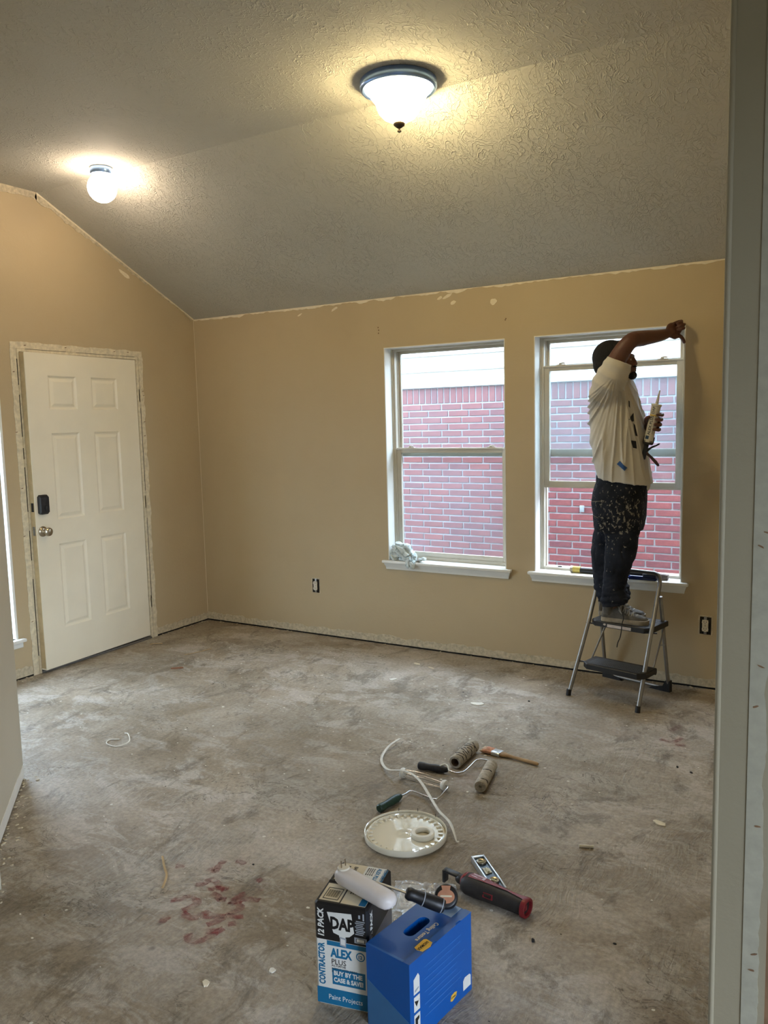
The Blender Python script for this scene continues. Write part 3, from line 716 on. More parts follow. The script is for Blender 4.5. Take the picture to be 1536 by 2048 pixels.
def tread(name, A, B, depth, z, th, label):
    A, B = V((A[0], A[1], 0)), V((B[0], B[1], 0)); ex = (B-A).normalized(); ey = V((-ex.y, ex.x, 0)); L = (B-A).length; Mx = Mframe((A.x, A.y, z-th), ex, ey)
    c = .035; mb = MB(); P = [(c, 0), (L-c, 0), (L, c), (L, depth), (0, depth), (0, c)]
    mb.rings([[Mx @ V((x, y, 0)) for x, y in P], [Mx @ V((x, y, th-.004)) for x, y in P], [Mx @ V((x+(.004 if x < L/2 else -.004), y+(.004 if y < depth/2 else -.004), th)) for x, y in P]])
    tr = build(name, mb, M_black, st, smooth=20, label=label); mb = MB()
    for i in range(9): mb.box((.03, .022+i*(depth-.04)/9, th), (L-.03, .022+i*(depth-.04)/9+.007, th+.0014), M=Mx)
    build('grip_ridge', mb, plain('grey_rubber_grip', sr(78, 80, 84), .55), tr, smooth=0)
    return tr, Mx, L
tread('step', (3.203, -.468), (3.560, -.548), .165, .205, .030, 'lower black step')
tt, Mt, Lt = tread('step', (3.216, -.352), (3.566, -.426), .235, .424, .030, 'upper black step with a pale sticker')
mb = MB(); mb.box((.11, -.0012, .004), (.25, -.0002, .020), M=Mt); mb.ball(Mt @ V((.095, -.001, .016)), (.008, .001, .006), seg=10)
build('sticker', mb, plain('pale_sticker', sr(196, 184, 176), .6), tt, smooth=0)
for s in (0, 1):
    mb = MB(); x = .012 if s == 0 else Lt-.012
    a = Mt @ V((x, .215, 0)); b_ = (V((3.215, -.31, .175)) if s == 0 else V((3.572, -.385, .175)))
    mb.tube([a, b_], .005, 8); build('link_rod', mb, M_steel, st)
    m_ = a.lerp(b_, .42); p, q = ((rl, pl) if s == 0 else (rr, pr)); e_ = p.lerp(q, .50 if s else .52)
    mb = MB(); mb.tube([m_, e_], .0065, 8, flat=.35); build('side_brace', mb, M_steel, st)
mb = MB(); mb.tube([V((3.55, -.44, .185)), V((3.60, -.42, .180))], .004, 8); mb.tube([ftube(1, .40)+V((-.03, 0, 0)), ftube(1, .40)+V((.03, .01, 0))], .004, 8); mb.tube([ftube(0, .40)+V((.05, 0, 0)), ftube(0, .40)+V((-.012, 0, 0))], .004, 8); mb.tube([ftube(0, .19)+V((.05, 0, 0)), ftube(0, .19)+V((-.012, 0, 0))], .004, 8); build('pivot_bolt', mb, M_black, st)

# ================================================================== PERSON
M_skin = plain('dark_brown_skin', sr(94, 60, 48), .5, var=.08, vscale=12, bump=.15, bscale=240, bdist=.001)
M_hair = plain('black_hair', sr(22, 20, 22), .9, var=.25, vscale=60, bump=.9, bscale=260, bdist=.004)
def shirt_mat():
    t = NT('worn_cream_cotton'); co = t.coord()
    c = t.ramp(t.noise(co, 5, 4), [(.3, sr(190, 184, 172)), (.7, sr(202, 197, 186))])
    c = t.mix(t.ramp(t.noise(co, 55, 3, .7), [(.70, 0.), (.74, 1.)]), c, sr(150, 138, 118))
    t.base(c); return t.set(.9, 0, t.bump(t.noise(t.mapping(co, (1, 1, .35)), 26, 4, .6), .35, .006), .15)
def jean_mat():
    t = NT('paint_splattered_black_denim'); co = t.coord()
    c = t.ramp(t.noise(co, 9, 4), [(.3, sr(22, 24, 30)), (.7, sr(40, 44, 54))])
    sp = t.noise(t.mapping(co, (1.3, 1, .9), (0, .5, 0)), 46, 4, .62, .4); sp2 = t.noise(t.mapping(co, (1, 1, .7)), 70, 2, .5)
    vm = t.n('ShaderNodeVectorMath', operation='DISTANCE'); t.l(co, vm.inputs[0]); vm.inputs[1].default_value = (0.02, -.11, .60)
    near = t.ramp(vm.outputs['Value'], [(.02, 1.), (.20, 0.)])
    near2 = t.ramp(t.n('ShaderNodeSeparateXYZ', i_0=co).outputs[2], [(.30, 0.), (.52, 1.)])
    a = t.ramp(t.math('ADD', sp, t.math('MULTIPLY', near, .15)), [(.665, 0.), (.70, .9)])
    b = t.ramp(t.math('ADD', sp2, t.math('MULTIPLY', near2, .03)), [(.71, 0.), (.73, 1.)])
    m = t.math('MAXIMUM', a, t.math('MULTIPLY', b, near2))
    c = t.mix(m, c, sr(138, 134, 122)); t.base(c)
    return t.set(.85, 0, t.bump(t.noise(co, 220, 3), .3, .002), .15)
M_shirt = shirt_mat(); M_jean = jean_mat()
PB = V((3.37, -.27, .425))
person = thing('person', 'painter in cream t-shirt and splattered black jeans standing on the step stool', 'person', PB)

def sell(c, rx, ry, n=40, e=2.4, zt=None, dsp=None):
    r = []
    for k in range(n):
        a = 2*pi*k/n; ca, sa = cos(a), sin(a)
        x = rx*(abs(ca)**(2/e))*(1 if ca >= 0 else -1); y = ry*(abs(sa)**(2/e))*(1 if sa >= 0 else -1)
        d = dsp(a) if dsp else 0
        r.append(V((c[0]+x*(1+d), c[1]+y*(1+d), c[2]+(zt(x) if zt else 0))))
    return r
def cap_tube(mb, pts, rad, seg=16, flat=1.0, upv=None):
    """tapered limb with round ends"""
    pts = [V(p) for p in pts]
    P = []; Rr = []
    d0 = (pts[0]-pts[1]).normalized(); d1 = (pts[-1]-pts[-2]).normalized()
    for k in (80, 50, 25): P.append(pts[0]+d0*rad[0]*sin(radians(k))); Rr.append(rad[0]*cos(radians(k)))
    P += pts; Rr += list(rad)
    for k in (25, 50, 80): P.append(pts[-1]+d1*rad[-1]*sin(radians(k))); Rr.append(rad[-1]*cos(radians(k)))
    mb.tube(P, Rr, seg, flat=flat, upv=upv)
def curve(pts, n=6):
    pts = [V(p) for p in pts]; out = []
    for i in range(len(pts)-1):
        p0 = pts[max(0, i-1)]; p1 = pts[i]; p2 = pts[i+1]; p3 = pts[min(len(pts)-1, i+2)]
        for k in range(n):
            t_ = k/n; out.append(.5*((2*p1)+(-p0+p2)*t_+(2*p0-5*p1+4*p2-p3)*t_**2+(-p0+3*p1-3*p2+p3)*t_**3))
    out.append(pts[-1]); return out
def interp(v, n): return [v[min(len(v)-1, int(i/n))]+(v[min(len(v)-1, int(i/n)+1)]-v[min(len(v)-1, int(i/n))])*(i/n-int(i/n)) for i in range((len(v)-1)*n+1)]

mb = MB(); yc = -.27
# head: cranium, face planes, jaw, nose, lips, brow, ears, neck
mb.ball((3.318, yc, 1.872), (.092, .074, .086), seg=28)
mb.ball((3.362, yc, 1.838), (.070, .060, .078), seg=24)
mb.ball((3.378, yc, 1.800), (.055, .050, .045), seg=20)
mb.ball((3.412, yc, 1.783), (.025, .026, .022), seg=16)
mb.ball((3.415, yc, 1.880), (.017, .048, .012), seg=16)
cap_tube(mb, [(3.424, yc, 1.872), (3.436, yc, 1.838)], [.009, .013], 12); mb.ball((3.432, yc, 1.834), (.014, .019, .010), seg=12)
mb.ball((3.430, yc, 1.813), (.014, .026, .008), seg=14); mb.ball((3.429, yc, 1.800), (.014, .024, .009), seg=14); mb.ball((3.402, yc, 1.808), (.032, .042, .034), seg=18)
for s in (-1, 1):
    mb.ball((3.398, yc+s*.036, 1.843), (.022, .018, .020), seg=12)
    mb.ball((3.412, yc+s*.028, 1.862), (.012, .014, .009), seg=12)
    mb.ball((3.326, yc+s*.074, 1.852), (.018, .009, .030), Matrix.Rotation(.15, 4, 'Y'), seg=14)
cap_tube(mb, [(3.295, yc, 1.70), (3.308, yc, 1.78), (3.325, yc, 1.84)], [.062, .053, .052], 20)
# torso under the clothes
mb.rings([sell(((a+b)/2, yc, z), (b-a)/2-.03, hw-.03) for z, a, b, hw in ((1.02, 3.25, 3.47, .13), (1.2, 3.255, 3.49, .14), (1.45, 3.225, 3.46, .15), (1.6, 3.225, 3.43, .17), (1.70, 3.24, 3.40, .19), (1.755, 3.27, 3.37, .12))])
# right arm, raised and reaching to the window corner
S_, E_, W_ = V((3.325, -.42, 1.72)), V((3.436, -.405, 1.940)), V((3.572, -.150, 1.993))
arm = curve([S_, S_.lerp(E_, .45)+V((-.012, 0, .012)), E_, E_.lerp(W_, .35)+V((.0, 0, .006)), E_.lerp(W_, .72), W_], 5)
cap_tube(mb, arm, interp([.056, .050, .042, .041, .033, .026], 5), 20)
# right hand
def fing(mb, pts, r0, r1): cap_tube(mb, curve(pts, 4), [r0+(r1-r0)*i/((len(pts)-1)*4) for i in range((len(pts)-1)*4+1)], 10)
d_ = V((.42, .85, .25)).normalized(); a_ = (V((-.15, -.2, 1))-d_*V((-.15, -.2, 1)).dot(d_)).normalized(); n_ = d_.cross(a_).normalized()
n_ = n_ if n_.y < 0 else -n_                 # palm side, towards the room
PC = W_+d_*.050+a_*.012
Mp = Mframe(PC, d_, a_, n_)
mb.ball(PC, (.046, .040, .018), Mp.to_3x3().to_4x4(), seg=20); cap_tube(mb, [W_-d_*.01, W_+d_*.03+a_*.006], [.026, .027], 14, flat=.8)
hp = lambda x, y, z: Mp @ V((x, y, z))
cap_tube(mb, [hp(-.035, -.018, .004), hp(.005, -.030, .010)], [.018, .016], 12)            # thumb pad
for y, L in ((.030, .85), (.011, .98), (-.008, 1.02)):                                      # little, ring, middle: curled
    fing(mb, [hp(.022, y*.9, 0), hp(.048, y, .004), hp(.062, y+.001, .020*L), hp(.050, y+.001, .038*L), hp(.030, y*.95, .036*L), hp(.022, y*.9, .026)], .0105, .0082)
WC = V((3.642, -.012, 2.048))
fing(mb, [hp(.020, -.022, 0), hp(.045, -.024, .006), V((3.632, -.058, 2.026)), V((3.640, -.032, 2.048)), V((3.6405, -.018, 2.052))], .0105, .0080)   # index in the corner
fing(mb, [hp(-.030, -.022, .004), hp(-.002, -.040, .010), V((3.625, -.062, 1.985)), V((3.638, -.040, 1.968)), V((3.641, -.022, 1.955))], .0135, .0092)  # thumb
# left arm, bent in front, holding the caulking gun from its far side
S2, E2, W2_ = V((3.315, -.115, 1.70)), V((3.405, -.075, 1.485)), V((3.500, -.225, 1.495))
arm = curve([S2, S2.lerp(E2, .5)+V((-.01, .01, 0)), E2, E2.lerp(W2_, .45)+V((.01, 0, 0)), W2_], 5)
cap_tube(mb, arm, interp([.054, .048, .041, .037, .026], 5), 18)
gB, gT = V((3.524, -.335, 1.418)), V((3.566, -.335, 1.618)); gd = (gT-gB).normalized(); gx = V((gd.z, 0, -gd.x))
gc = gB.lerp(gT, .50)
Mg = Mframe(gc, gx, (0, -1, 0), gd)          # x to +x side, y towards the room, z along the cartridge
gp = lambda x, y, z: Mg @ V((x, y, z))
mb.ball(gp(-.004, -.044, .0), (.036, .017, .042), Mg.to_3x3().to_4x4(), seg=18); cap_tube(mb, [W2_, gp(-.014, -.048, -.01)], [.026, .025], 14)
for z, r in ((.052, .0092), (.027, .0102), (.000, .0105), (-.026, .0102)):
    z2 = z-.004; fing(mb, [gp(.014, -.046, z), gp(.033, -.034, z), gp(.0385, -.008, z2), gp(.032, .016, z2), gp(.020, .027, z2)], r, r*.8)
fing(mb, [gp(-.022, -.050, -.020), gp(-.037, -.036, -.004), gp(-.038, -.008, .010), gp(-.032, .012, .020), gp(-.020, .026, .028)], .0135, .0095)
# legs and feet inside the clothes
for ly, pts, rr_ in ((-.335, [(3.37, -.335, 1.05), (3.385, -.335, .80), (3.355, -.335, .60), (3.345, -.335, .48)], [.08, .055, .038, .026]), (-.205, [(3.35, -.205, 1.05), (3.28, -.205, .80), (3.295, -.205, .60), (3.30, -.205, .48)], [.08, .055, .038, .026])):
    cap_tube(mb, pts, rr_, 14); cap_tube(mb, [(pts[-1][0]-.01, ly, .465), (pts[-1][0]+.12, ly, .452)], [.030, .020], 10)
body = remesh(mb, .0032, 3, .5)
build('body', body, M_skin, person, smooth=180, label='dark brown skin, face in profile towards the window')
for s in (-1, 1):
    mb = MB(); mb.ball((3.4145, yc+s*.027, 1.8605), (.0098, .0105, .0085), seg=14); ey = build('eye', mb, plain('eye_white', sr(205, 196, 184), .25), person)
    mb = MB(); mb.ball((3.4228, yc+s*.027, 1.8605), (.0025, .0045, .0045), seg=10); build('iris', mb, M_hair, ey)
mb = MB(); mb.ball((3.302, yc, 1.880), (.098, .084, .093), seg=32); mb.ball((3.272, yc, 1.845), (.062, .070, .075), seg=24)
mb.ball((3.345, yc, 1.915), (.066, .066, .052), seg=24)
hair = remesh(mb, .004, 3, disp=lambda p: .0016*noise.noise(p*140)); build('hair', hair, M_hair, person, smooth=180)
mb = MB(); mb.ball((3.422, yc, 1.776), (.025, .032, .023), seg=16); mb.ball((3.426, yc, 1.7905), (.014, .026, .007), seg=16); mb.ball((3.392, yc, 1.778), (.040, .049, .022), seg=20); mb.ball((3.434, yc, 1.822), (.011, .027, .006), seg=12)
for s in (-1, 1): cap_tube(mb, [(3.40, yc+s*.048, 1.785), (3.352, yc+s*.064, 1.80), (3.342, yc+s*.071, 1.84)], [.014, .010, .006], 10)
beard = remesh(mb, .003, 2, disp=lambda p: .001*noise.noise(p*200)); build('beard', beard, M_hair, person, smooth=180)

# t-shirt
sec = [(1.205, 3.242, 3.532, .155), (1.25, 3.236, 3.522, .163), (1.30, 3.224, 3.510, .168), (1.36, 3.212, 3.497, .168), (1.46, 3.203, 3.488, .172), (1.55, 3.199, 3.472, .177), (1.62, 3.201, 3.455, .183), (1.69, 3.210, 3.435, .193), (1.735, 3.226, 3.420, .190), (1.768, 3.250, 3.405, .145), (1.79, 3.268, 3.388, .095), (1.803, 3.276, 3.380, .070)]
def dens(sec, n=5):
    out = []
    for i in range(len(sec)-1):
        for k in range(n): t_ = k/n; out.append(tuple(sec[i][j]+(sec[i+1][j]-sec[i][j])*t_ for j in range(4)))
    out.append(sec[-1]); return out
def fold(a, z): return .010*noise.noise(V((cos(a)*2, sin(a)*2, z*4)))
mb = MB()
R_ = []
for z, xb, xf, hw in dens(sec, 5):
    low = max(0, (1.30-z)/.10); zz = lambda x, low=low: low*(-.12*x+.006*sin(x*45))
    R_.append(sell(((xb+xf)/2, yc, z), (xf-xb)/2, hw, 96, 2.5, zz, lambda a, z=z: fold(a, z)))
mb.rings(R_)
# right sleeve pulled up with the arm, left sleeve hanging over the bent arm
cs = [V((3.300, -.385, 1.66)), V((3.335, -.415, 1.735)), V((3.368, -.425, 1.795)), V((3.392, -.425, 1.848))]
mb.tube(curve(cs, 5), [r*(1+.04*sin(i*1.7)) for i, r in enumerate(interp([.085, .086, .078, .066], 5))], 28)
cap_tube(mb, [(3.385, -.400, 1.775), (3.405, -.385, 1.765)], [.034, .026], 16)
cap_tube(mb, [(3.30, -.135, 1.705), (3.345, -.105, 1.62), (3.375, -.09, 1.555)], [.085, .076, .070], 24)
mb.rings([sell((3.470, -.20, z), w_, .06, 24, 2.2) for z, w_ in ((1.145, .022), (1.165, .034), (1.25, .045))])
def shirt_disp(p):
    # long soft folds running from the raised arm down to the back hem
    dx, dz = p.x-3.40, p.z-1.78
    an = math.atan2(dz, dx)                      # fan of folds spreading from the armpit
    rr = sqrt(dx*dx+dz*dz); lo = max(0, min(1, (1.76-p.z)/.12))
    f1 = noise.noise(V((an*9.0+p.y*5, rr*2.2, 0))); f2 = noise.noise(V((an*19.0+p.y*9+3, rr*3, 4)))
    ridge = (1-abs(f1)*2.6); ridge = max(0, ridge)**2
    lo *= .35+.65*max(0, min(1, (p.z-1.20)/.16))
    return lo*(.016*ridge-.006+.004*f2)+.0012*noise.noise(p*30)
shirt = remesh(mb, .0042, 2, .5, disp=shirt_disp)
tee = build('t_shirt', shirt, M_shirt, person, smooth=180)
M_print = plain('black_shirt_print', sr(30, 30, 36), .8)
def on_shirt(x, z, yhint=-1):
    """nearest point of the shirt surface for a mark at x, z on the room side"""
    dg = bpy.context.evaluated_depsgraph_get(); l = world_loc(tee)
    ok, loc, nr, _ = tee.ray_cast(V((x, -1.2, z))-l, V((0, 1, 0)));  return (loc+l, nr) if ok else (V((x, -.4, z)), V((0, -1, 0)))
def patch(name, outline, mat, off=.0015, label=None):
    mb = MB(); c = V((sum(p[0] for p in outline)/len(outline), sum(p[1] for p in outline)/len(outline))); n = 5
    ring = [on_shirt(x, z)[0]+V((0, -off, 0)) for x, z in outline]; cc = on_shirt(c.x, c.y)[0]+V((0, -off, 0))
    R = [[p.lerp(cc, t_) for p in ring] for t_ in (0, .5)]
    for i in range(len(ring)):
        q = on_shirt(*[(outline[i][k]*.5+c[k]*.5) for k in (0, 1)])[0]+V((0, -off, 0)); R[1][i] = q
    back = [p+V((0, off*1.5, 0)) for p in ring]
    mb.rings([back, R[0], R[1]]); build(name, mb, mat, tee, label=label, smooth=60)
patch('tape_piece', [(3.386, 1.306), (3.393, 1.314), (3.400, 1.322), (3.413, 1.310), (3.426, 1.298), (3.439, 1.286), (3.433, 1.278), (3.427, 1.270), (3.413, 1.282), (3.400, 1.294)], plain('blue_painters_tape', sr(38, 82, 140), .55), off=.005, label='scrap of blue tape stuck to the shirt')
for pts in ([(3.432, 1.640), (3.437, 1.635), (3.440, 1.600), (3.434, 1.610)], [(3.440, 1.540), (3.456, 1.575), (3.460, 1.530), (3.452, 1.528)], [(3.458, 1.520), (3.465, 1.51), (3.478, 1.450), (3.468, 1.455)], [(3.452, 1.430), (3.473, 1.425), (3.476, 1.385), (3.460, 1.39)], [(3.209, 1.44), (3.216, 1.435), (3.222, 1.415), (3.213, 1.42)]):
    patch('print_mark', pts, M_print)

# jeans
mb = MB()
pel = [(1.275, 3.245, 3.490, .140), (1.20, 3.235, 3.500, .146), (1.13, 3.218, 3.503, .152), (1.08, 3.214, 3.503, .155), (1.02, 3.222, 3.500, .156), (.97, 3.225, 3.492, .150), (.93, 3.228, 3.482, .140)]
mb.rings([sell(((a+b)/2, yc, z), (b-a)/2, hw, 64, 2.5, None, lambda a_, z=z: .014*noise.noise(V((cos(a_)*3, sin(a_)*3, z*9)))) for z, a, b, hw in dens(pel, 3)])
def leg(secs, ly, ry, seed):
    R = []
    for z, xb, xf, _ in dens([s+(0,) for s in secs], 6):
        wr = (.055 if z < .66 else .02)*(noise.noise(V((z*26, seed, 1)))) + (.03*sin(z*150) if z < .60 else 0)
        R.append(sell(((xb+xf)/2, ly, z), (xf-xb)/2, ry, 40, 2.2, lambda x: .15*x if z < .60 else 0, lambda a_, z=z, wr=wr: wr+.03*noise.noise(V((cos(a_)*2, sin(a_)*2+seed, z*12)))))
    mb.rings(R)
leg([(1.02, 3.232, 3.498), (.95, 3.275, 3.488), (.90, 3.300, 3.482), (.82, 3.300, 3.472), (.75, 3.298, 3.450), (.68, 3.292, 3.425), (.62, 3.288, 3.412), (.575, 3.282, 3.428), (.545, 3.278, 3.440), (.52, 3.290, 3.420)], -.337, .072, 3)
leg([(1.02, 3.222, 3.470), (.93, 3.205, 3.440), (.86, 3.190, 3.395), (.79, 3.185, 3.375), (.72, 3.190, 3.365), (.63, 3.200, 3.385), (.575, 3.212, 3.405), (.54, 3.220, 3.410), (.515, 3.232, 3.395)], -.207, .068, 8)
def jd(p): return -.008*max(0, .22-abs(noise.noise(V((p.x*14, p.y*14, p.z*(30 if p.z < .68 else 11))))))*2+.0015*noise.noise(p*50)
jeans = build('jeans', remesh(mb, .0045, 2, disp=jd), M_jean, person, smooth=180)
mb = MB(); mb.tube([V((3.222, yc-.10, 1.108)), V((3.250, yc-.150, 1.100)), V((3.30, yc-.158, 1.104))], .0014, 6); mb.tube([V((3.235, yc-.148, 1.02)), V((3.26, yc-.157, 1.024)), V((3.285, yc-.159, 1.012))], .0012, 6)
build('stitching', mb, plain('pale_thread', sr(120, 112, 92), .8), jeans, kind='stuff')

# shoes
M_shoe = plain('dusty_grey_sneaker', sr(84, 79, 70), .8, var=.45, vscale=26, bump=.3, bscale=90)
M_sole = plain('scuffed_pale_sole', sr(140, 128, 108), .75, var=.3, vscale=30)
M_lace = plain('pale_lace', sr(168, 166, 160), .8)
def shoe(x0, x1, y, ang, label):
    L = x1-x0; f = lambda u, v_, z: V((x0+u*L, y+v_, .4255+z))
    sh = MB(); so = MB()
    ws = [(0, .018), (.03, .026), (.15, .033), (.35, .034), (.55, .040), (.75, .046), (.90, .040), (.97, .028), (1.0, .012)]
    def outline(s=1): return [f(u, w_*s, 0) for u, w_ in ws]+[f(u, -w_*s, 0) for u, w_ in ws[::-1]]
    o = outline(); so.rings([[p+V((0, 0, 0)) for p in o], [p+V((0, 0, .012)) for p in outline(1.05)], [p+V((0, 0, .024)) for p in outline(1.0)]])
    hs = [(.012, .060, .020), (.06, .088, .028), (.16, .098, .032), (.30, .100, .032), (.42, .088, .033), (.55, .068, .037), (.70, .052, .041), (.84, .045, .038), (.94, .038, .028), (.985, .028, .014)]
    sh.rings([[f(u, wd*cos(a)*(1 if sin(a) < .2 else (.65+.35*abs(cos(a)))), .016+max(0, sin(a))**.8*(h-.016)-.004*(sin(a) < 0)) for a in [2*pi*k/20 for k in range(20)]] for u, h, wd in dens([h+(0,) for h in hs], 3) for _ in (0,)] if False else [[f(u, wd*cos(a), .014+(max(0, sin(a))**.75)*(h-.014)) for a in [2*pi*k/24 for k in range(24)]] for u, h, wd in [q[:3] for q in dens([h+(0,) for h in hs], 3)]])
    cap_tube(sh, [f(.15, 0, .05), f(.17, 0, .085), f(.18, 0, .118)], [.036, .037, .036], 18)
    u_ = build('shoe', remesh(sh, .0035, 2), M_shoe, person, smooth=180, label=label)
    build('sole', so, M_sole, u_, smooth=50)
    lc = MB()
    for i in range(5):
        u = .40+i*.085; h = .092-(i*.0115)
        lc.tube(curve([f(u, -.030, h-.016), f(u+.02, -.012, h+.003), f(u+.05, .012, h-.002), f(u+.06, .030, h-.020)], 3), .0024, 6); lc.tube(curve([f(u+.04, -.032, h-.022), f(u+.03, -.010, h+.001), f(u+.01, .012, h+.002), f(u, .030, h-.014)], 3), .0024, 6)
    lc.tube(curve([f(.36, -.025, .096), f(.42, -.046, .085), f(.47, -.042, .055), f(.40, -.036, .075)], 4), .0022, 6)
    build('lace', lc, M_lace, u_)
    return u_
s1 = shoe(3.283, 3.540, -.336, 0, 'dusty grey sneaker nearest the room'); shoe(3.232, 3.492, -.206, 0, 'grey sneaker nearer the wall')
mb = MB(); mb.tube(curve([(3.405, -.374, .490), (3.415, -.385, .460), (3.412, -.400, .434), (3.4105, -.4085, .40), (3.405, -.410, .36), (3.392, -.412, .325), (3.388, -.412, .30)], 5), .0026, 6)
build('loose_lace', mb, M_black, s1, label='black loose lace hanging over the step edge')

# ================================================================== CAULKING GUN
M_cart = plain('cream_cartridge', sr(206, 202, 190), .4, var=.03)
gun = thing('caulking_gun', 'black caulking gun loaded with a printed white cartridge, held by the painter', 'caulking gun', gB)
mb = MB(); Mc = Mframe(gB, gx, (0, -1, 0), gd); Lc = (gT-gB).length
mb.lathe([(.0235, 0), (.0235, Lc-.012)], Mc, 32)
mb.lathe([(.0235, Lc-.0125), (.026, Lc-.011), (.0265, Lc-.002), (.024, Lc)], Mc, 32)
ct = build('cartridge', mb, M_cart, gun, label='white cartridge with black and blue print')
mb = MB(); mb.lathe([(.009, Lc), (.008, Lc+.008), (.0075, Lc+.012), (.0035, Lc+.066), (.0028, Lc+.072)], Mc, 16); build('nozzle', mb, M_cart, ct)
mb = MB()
def wrap(body, z0, size, mi, ang, sx=1.0, bold=.01):
    """print along the cartridge, wrapped round it"""
    t2 = MB(); t2.text(body, Matrix(), size, mi, sx, ext=0.0, bold=bold)
    bmesh.ops.subdivide_edges(t2.bm, edges=t2.bm.edges[:], cuts=1)
    for v in t2.bm.verts:
        th = ang+v.co.y/.0238; z = z0+v.co.x; v.co = Mc @ V((.02385*sin(th), .02385*cos(th), z)) if False else Mc @ V((-.02385*sin(th), .02385*cos(th), z))
    mb.merge(t2.bm)
wrap('ALEX PLUS', .040, .021, 0, -.15, 1.0, .02); wrap('ACRYLIC LATEX', .045, .008, 0, -.75); wrap('CAULK PLUS SILICONE', .045, .007, 0, -1.15)
wrap('DAP', .151, .020, 0, -.1, 1.0, .02)
def ringband(z0, z1, a0, a1, mi):
    n = 10; mb.rings([[Mc @ V((-.0237*sin(a0+(a1-a0)*i/n), .0237*cos(a0+(a1-a0)*i/n), z)) for i in range(n+1)] for z in (z0, z1)], mi, cap=False, closed=False)
ringband(.016, .034, -.1, .75, 1); ringband(.140, .147, -.9, .9, 2)
build('printed_label', mb, [plain('black_label_ink', sr(30, 34, 44), .5), plain('navy_label_ink', sr(28, 62, 96), .5), plain('yellow_label_ink', sr(214, 184, 90), .5)], ct, smooth=0)
mb = MB(); mb.lathe([(.006, -.012), (.026, -.012), (.027, -.002), (.024, .0)], Mc, 24)
for s in (-1, 1): mb.tube([Mc @ V((s*.0255, 0, -.006)), Mc @ V((s*.0255, -.004, .03))], .003, 8)
for k in range(7): mb.box((-.021+k*.0065, .014, -.002), (-.0185+k*.0065, .021, .009), M=Mc)
build('rear_plate', mb, M_black, gun)
mb = MB(); mb.box((-.016, -.010, -.095), (.006, .010, -.012), M=Mc, bev=.003); mb.tube([Mc @ V((-.005, 0, -.012)), Mc @ V((-.005, 0, .0))], .004, 8); build('frame', mb, M_black, gun)
mb = MB(); cap_tube(mb, [Mc @ V((.0, 0, -.050)), Mc @ V((.026, 0, -.022)), Mc @ V((.045, 0, -.010)), Mc @ V((.056, 0, .000))], [.009, .0065, .0055, .0055], 10, flat=.8); build('trigger', mb, M_black, gun)
mb = MB(); cap_tube(mb, [Mc @ V((-.004, 0, -.055)), Mc @ V((.030, 0, -.074)), Mc @ V((.062, 0, -.097)), Mc @ V((.075, 0, -.108))], [.009, .009, .011, .009], 10, flat=.8); build('handle', mb, plain('dark_red_black_grip', sr(58, 36, 38), .5), gun)

# ================================================================== ON THE WINDOW SILLS
ep = thing('extension_pole', 'black pole with a yellow collar lying on the right window sill', 'pole', (3.1, .04, ZS))
mb = MB(); mb.tube([(3.045, .045, ZS+.018), (3.42, .045, ZS+.018)], .0175, 18); build('tube', mb, M_black, ep)
mb = MB(); mb.tube([(3.000, .045, ZS+.021), (3.045, .045, ZS+.021)], .0205, 10); build('yellow_collar', mb, plain('dirty_yellow_plastic', sr(200, 180, 92), .5, var=.15), ep)
mb = MB(); mb.tube([(2.984, .045, ZS+.022), (2.9995, .045, ZS+.022)], .0215, 6); build('end_cap', mb, plain('pale_metal_cap', sr(170, 160, 140), .4, .4), ep)
br = thing('dust_brush', 'dark brush with worn grey bristles at the right end of the right window sill', 'brush', (3.5, .03, ZS))
mb = MB(); mb.box((3.425, .012, ZS+.001), (3.50, .050, ZS+.030), bev=.004); build('block', mb, M_black, br)
mb = MB(); R = []
for t_, h in ((0, 1), (.6, 1.05), (1, .95)): R.append([V((3.50+t_*.065, .012+.038*yy, ZS+.002+.030*h*zz)) for yy, zz in ((0, 0), (1, 0), (1, 1), (0, 1))])
mb.rings(R); build('bristles', mb, plain('worn_grey_bristles', sr(128, 118, 112), .9, var=.35, vscale=60), br)
tray = thing('putty_tray', 'glossy dark blue tray on the right window sill behind the stool rail', 'tray', (3.42, -.02, ZS))
mb = MB(); mb.rings([[V((x, y, ZS+.0005+z)) for x, y in P] for z, P in ((0, [(3.355, -.030), (3.51, -.030), (3.51, .018), (3.355, .018)]), (.014, [(3.348, -.034), (3.517, -.034), (3.517, .022), (3.348, .022)]), (.012, [(3.352, -.030), (3.513, -.030), (3.513, .018), (3.352, .018)]), (.004, [(3.36, -.026), (3.506, -.026), (3.506, .014), (3.36, .014)]))])
build('shell', mb, plain('glossy_navy_plastic', sr(24, 34, 74), .15, var=.05), tray, smooth=25)

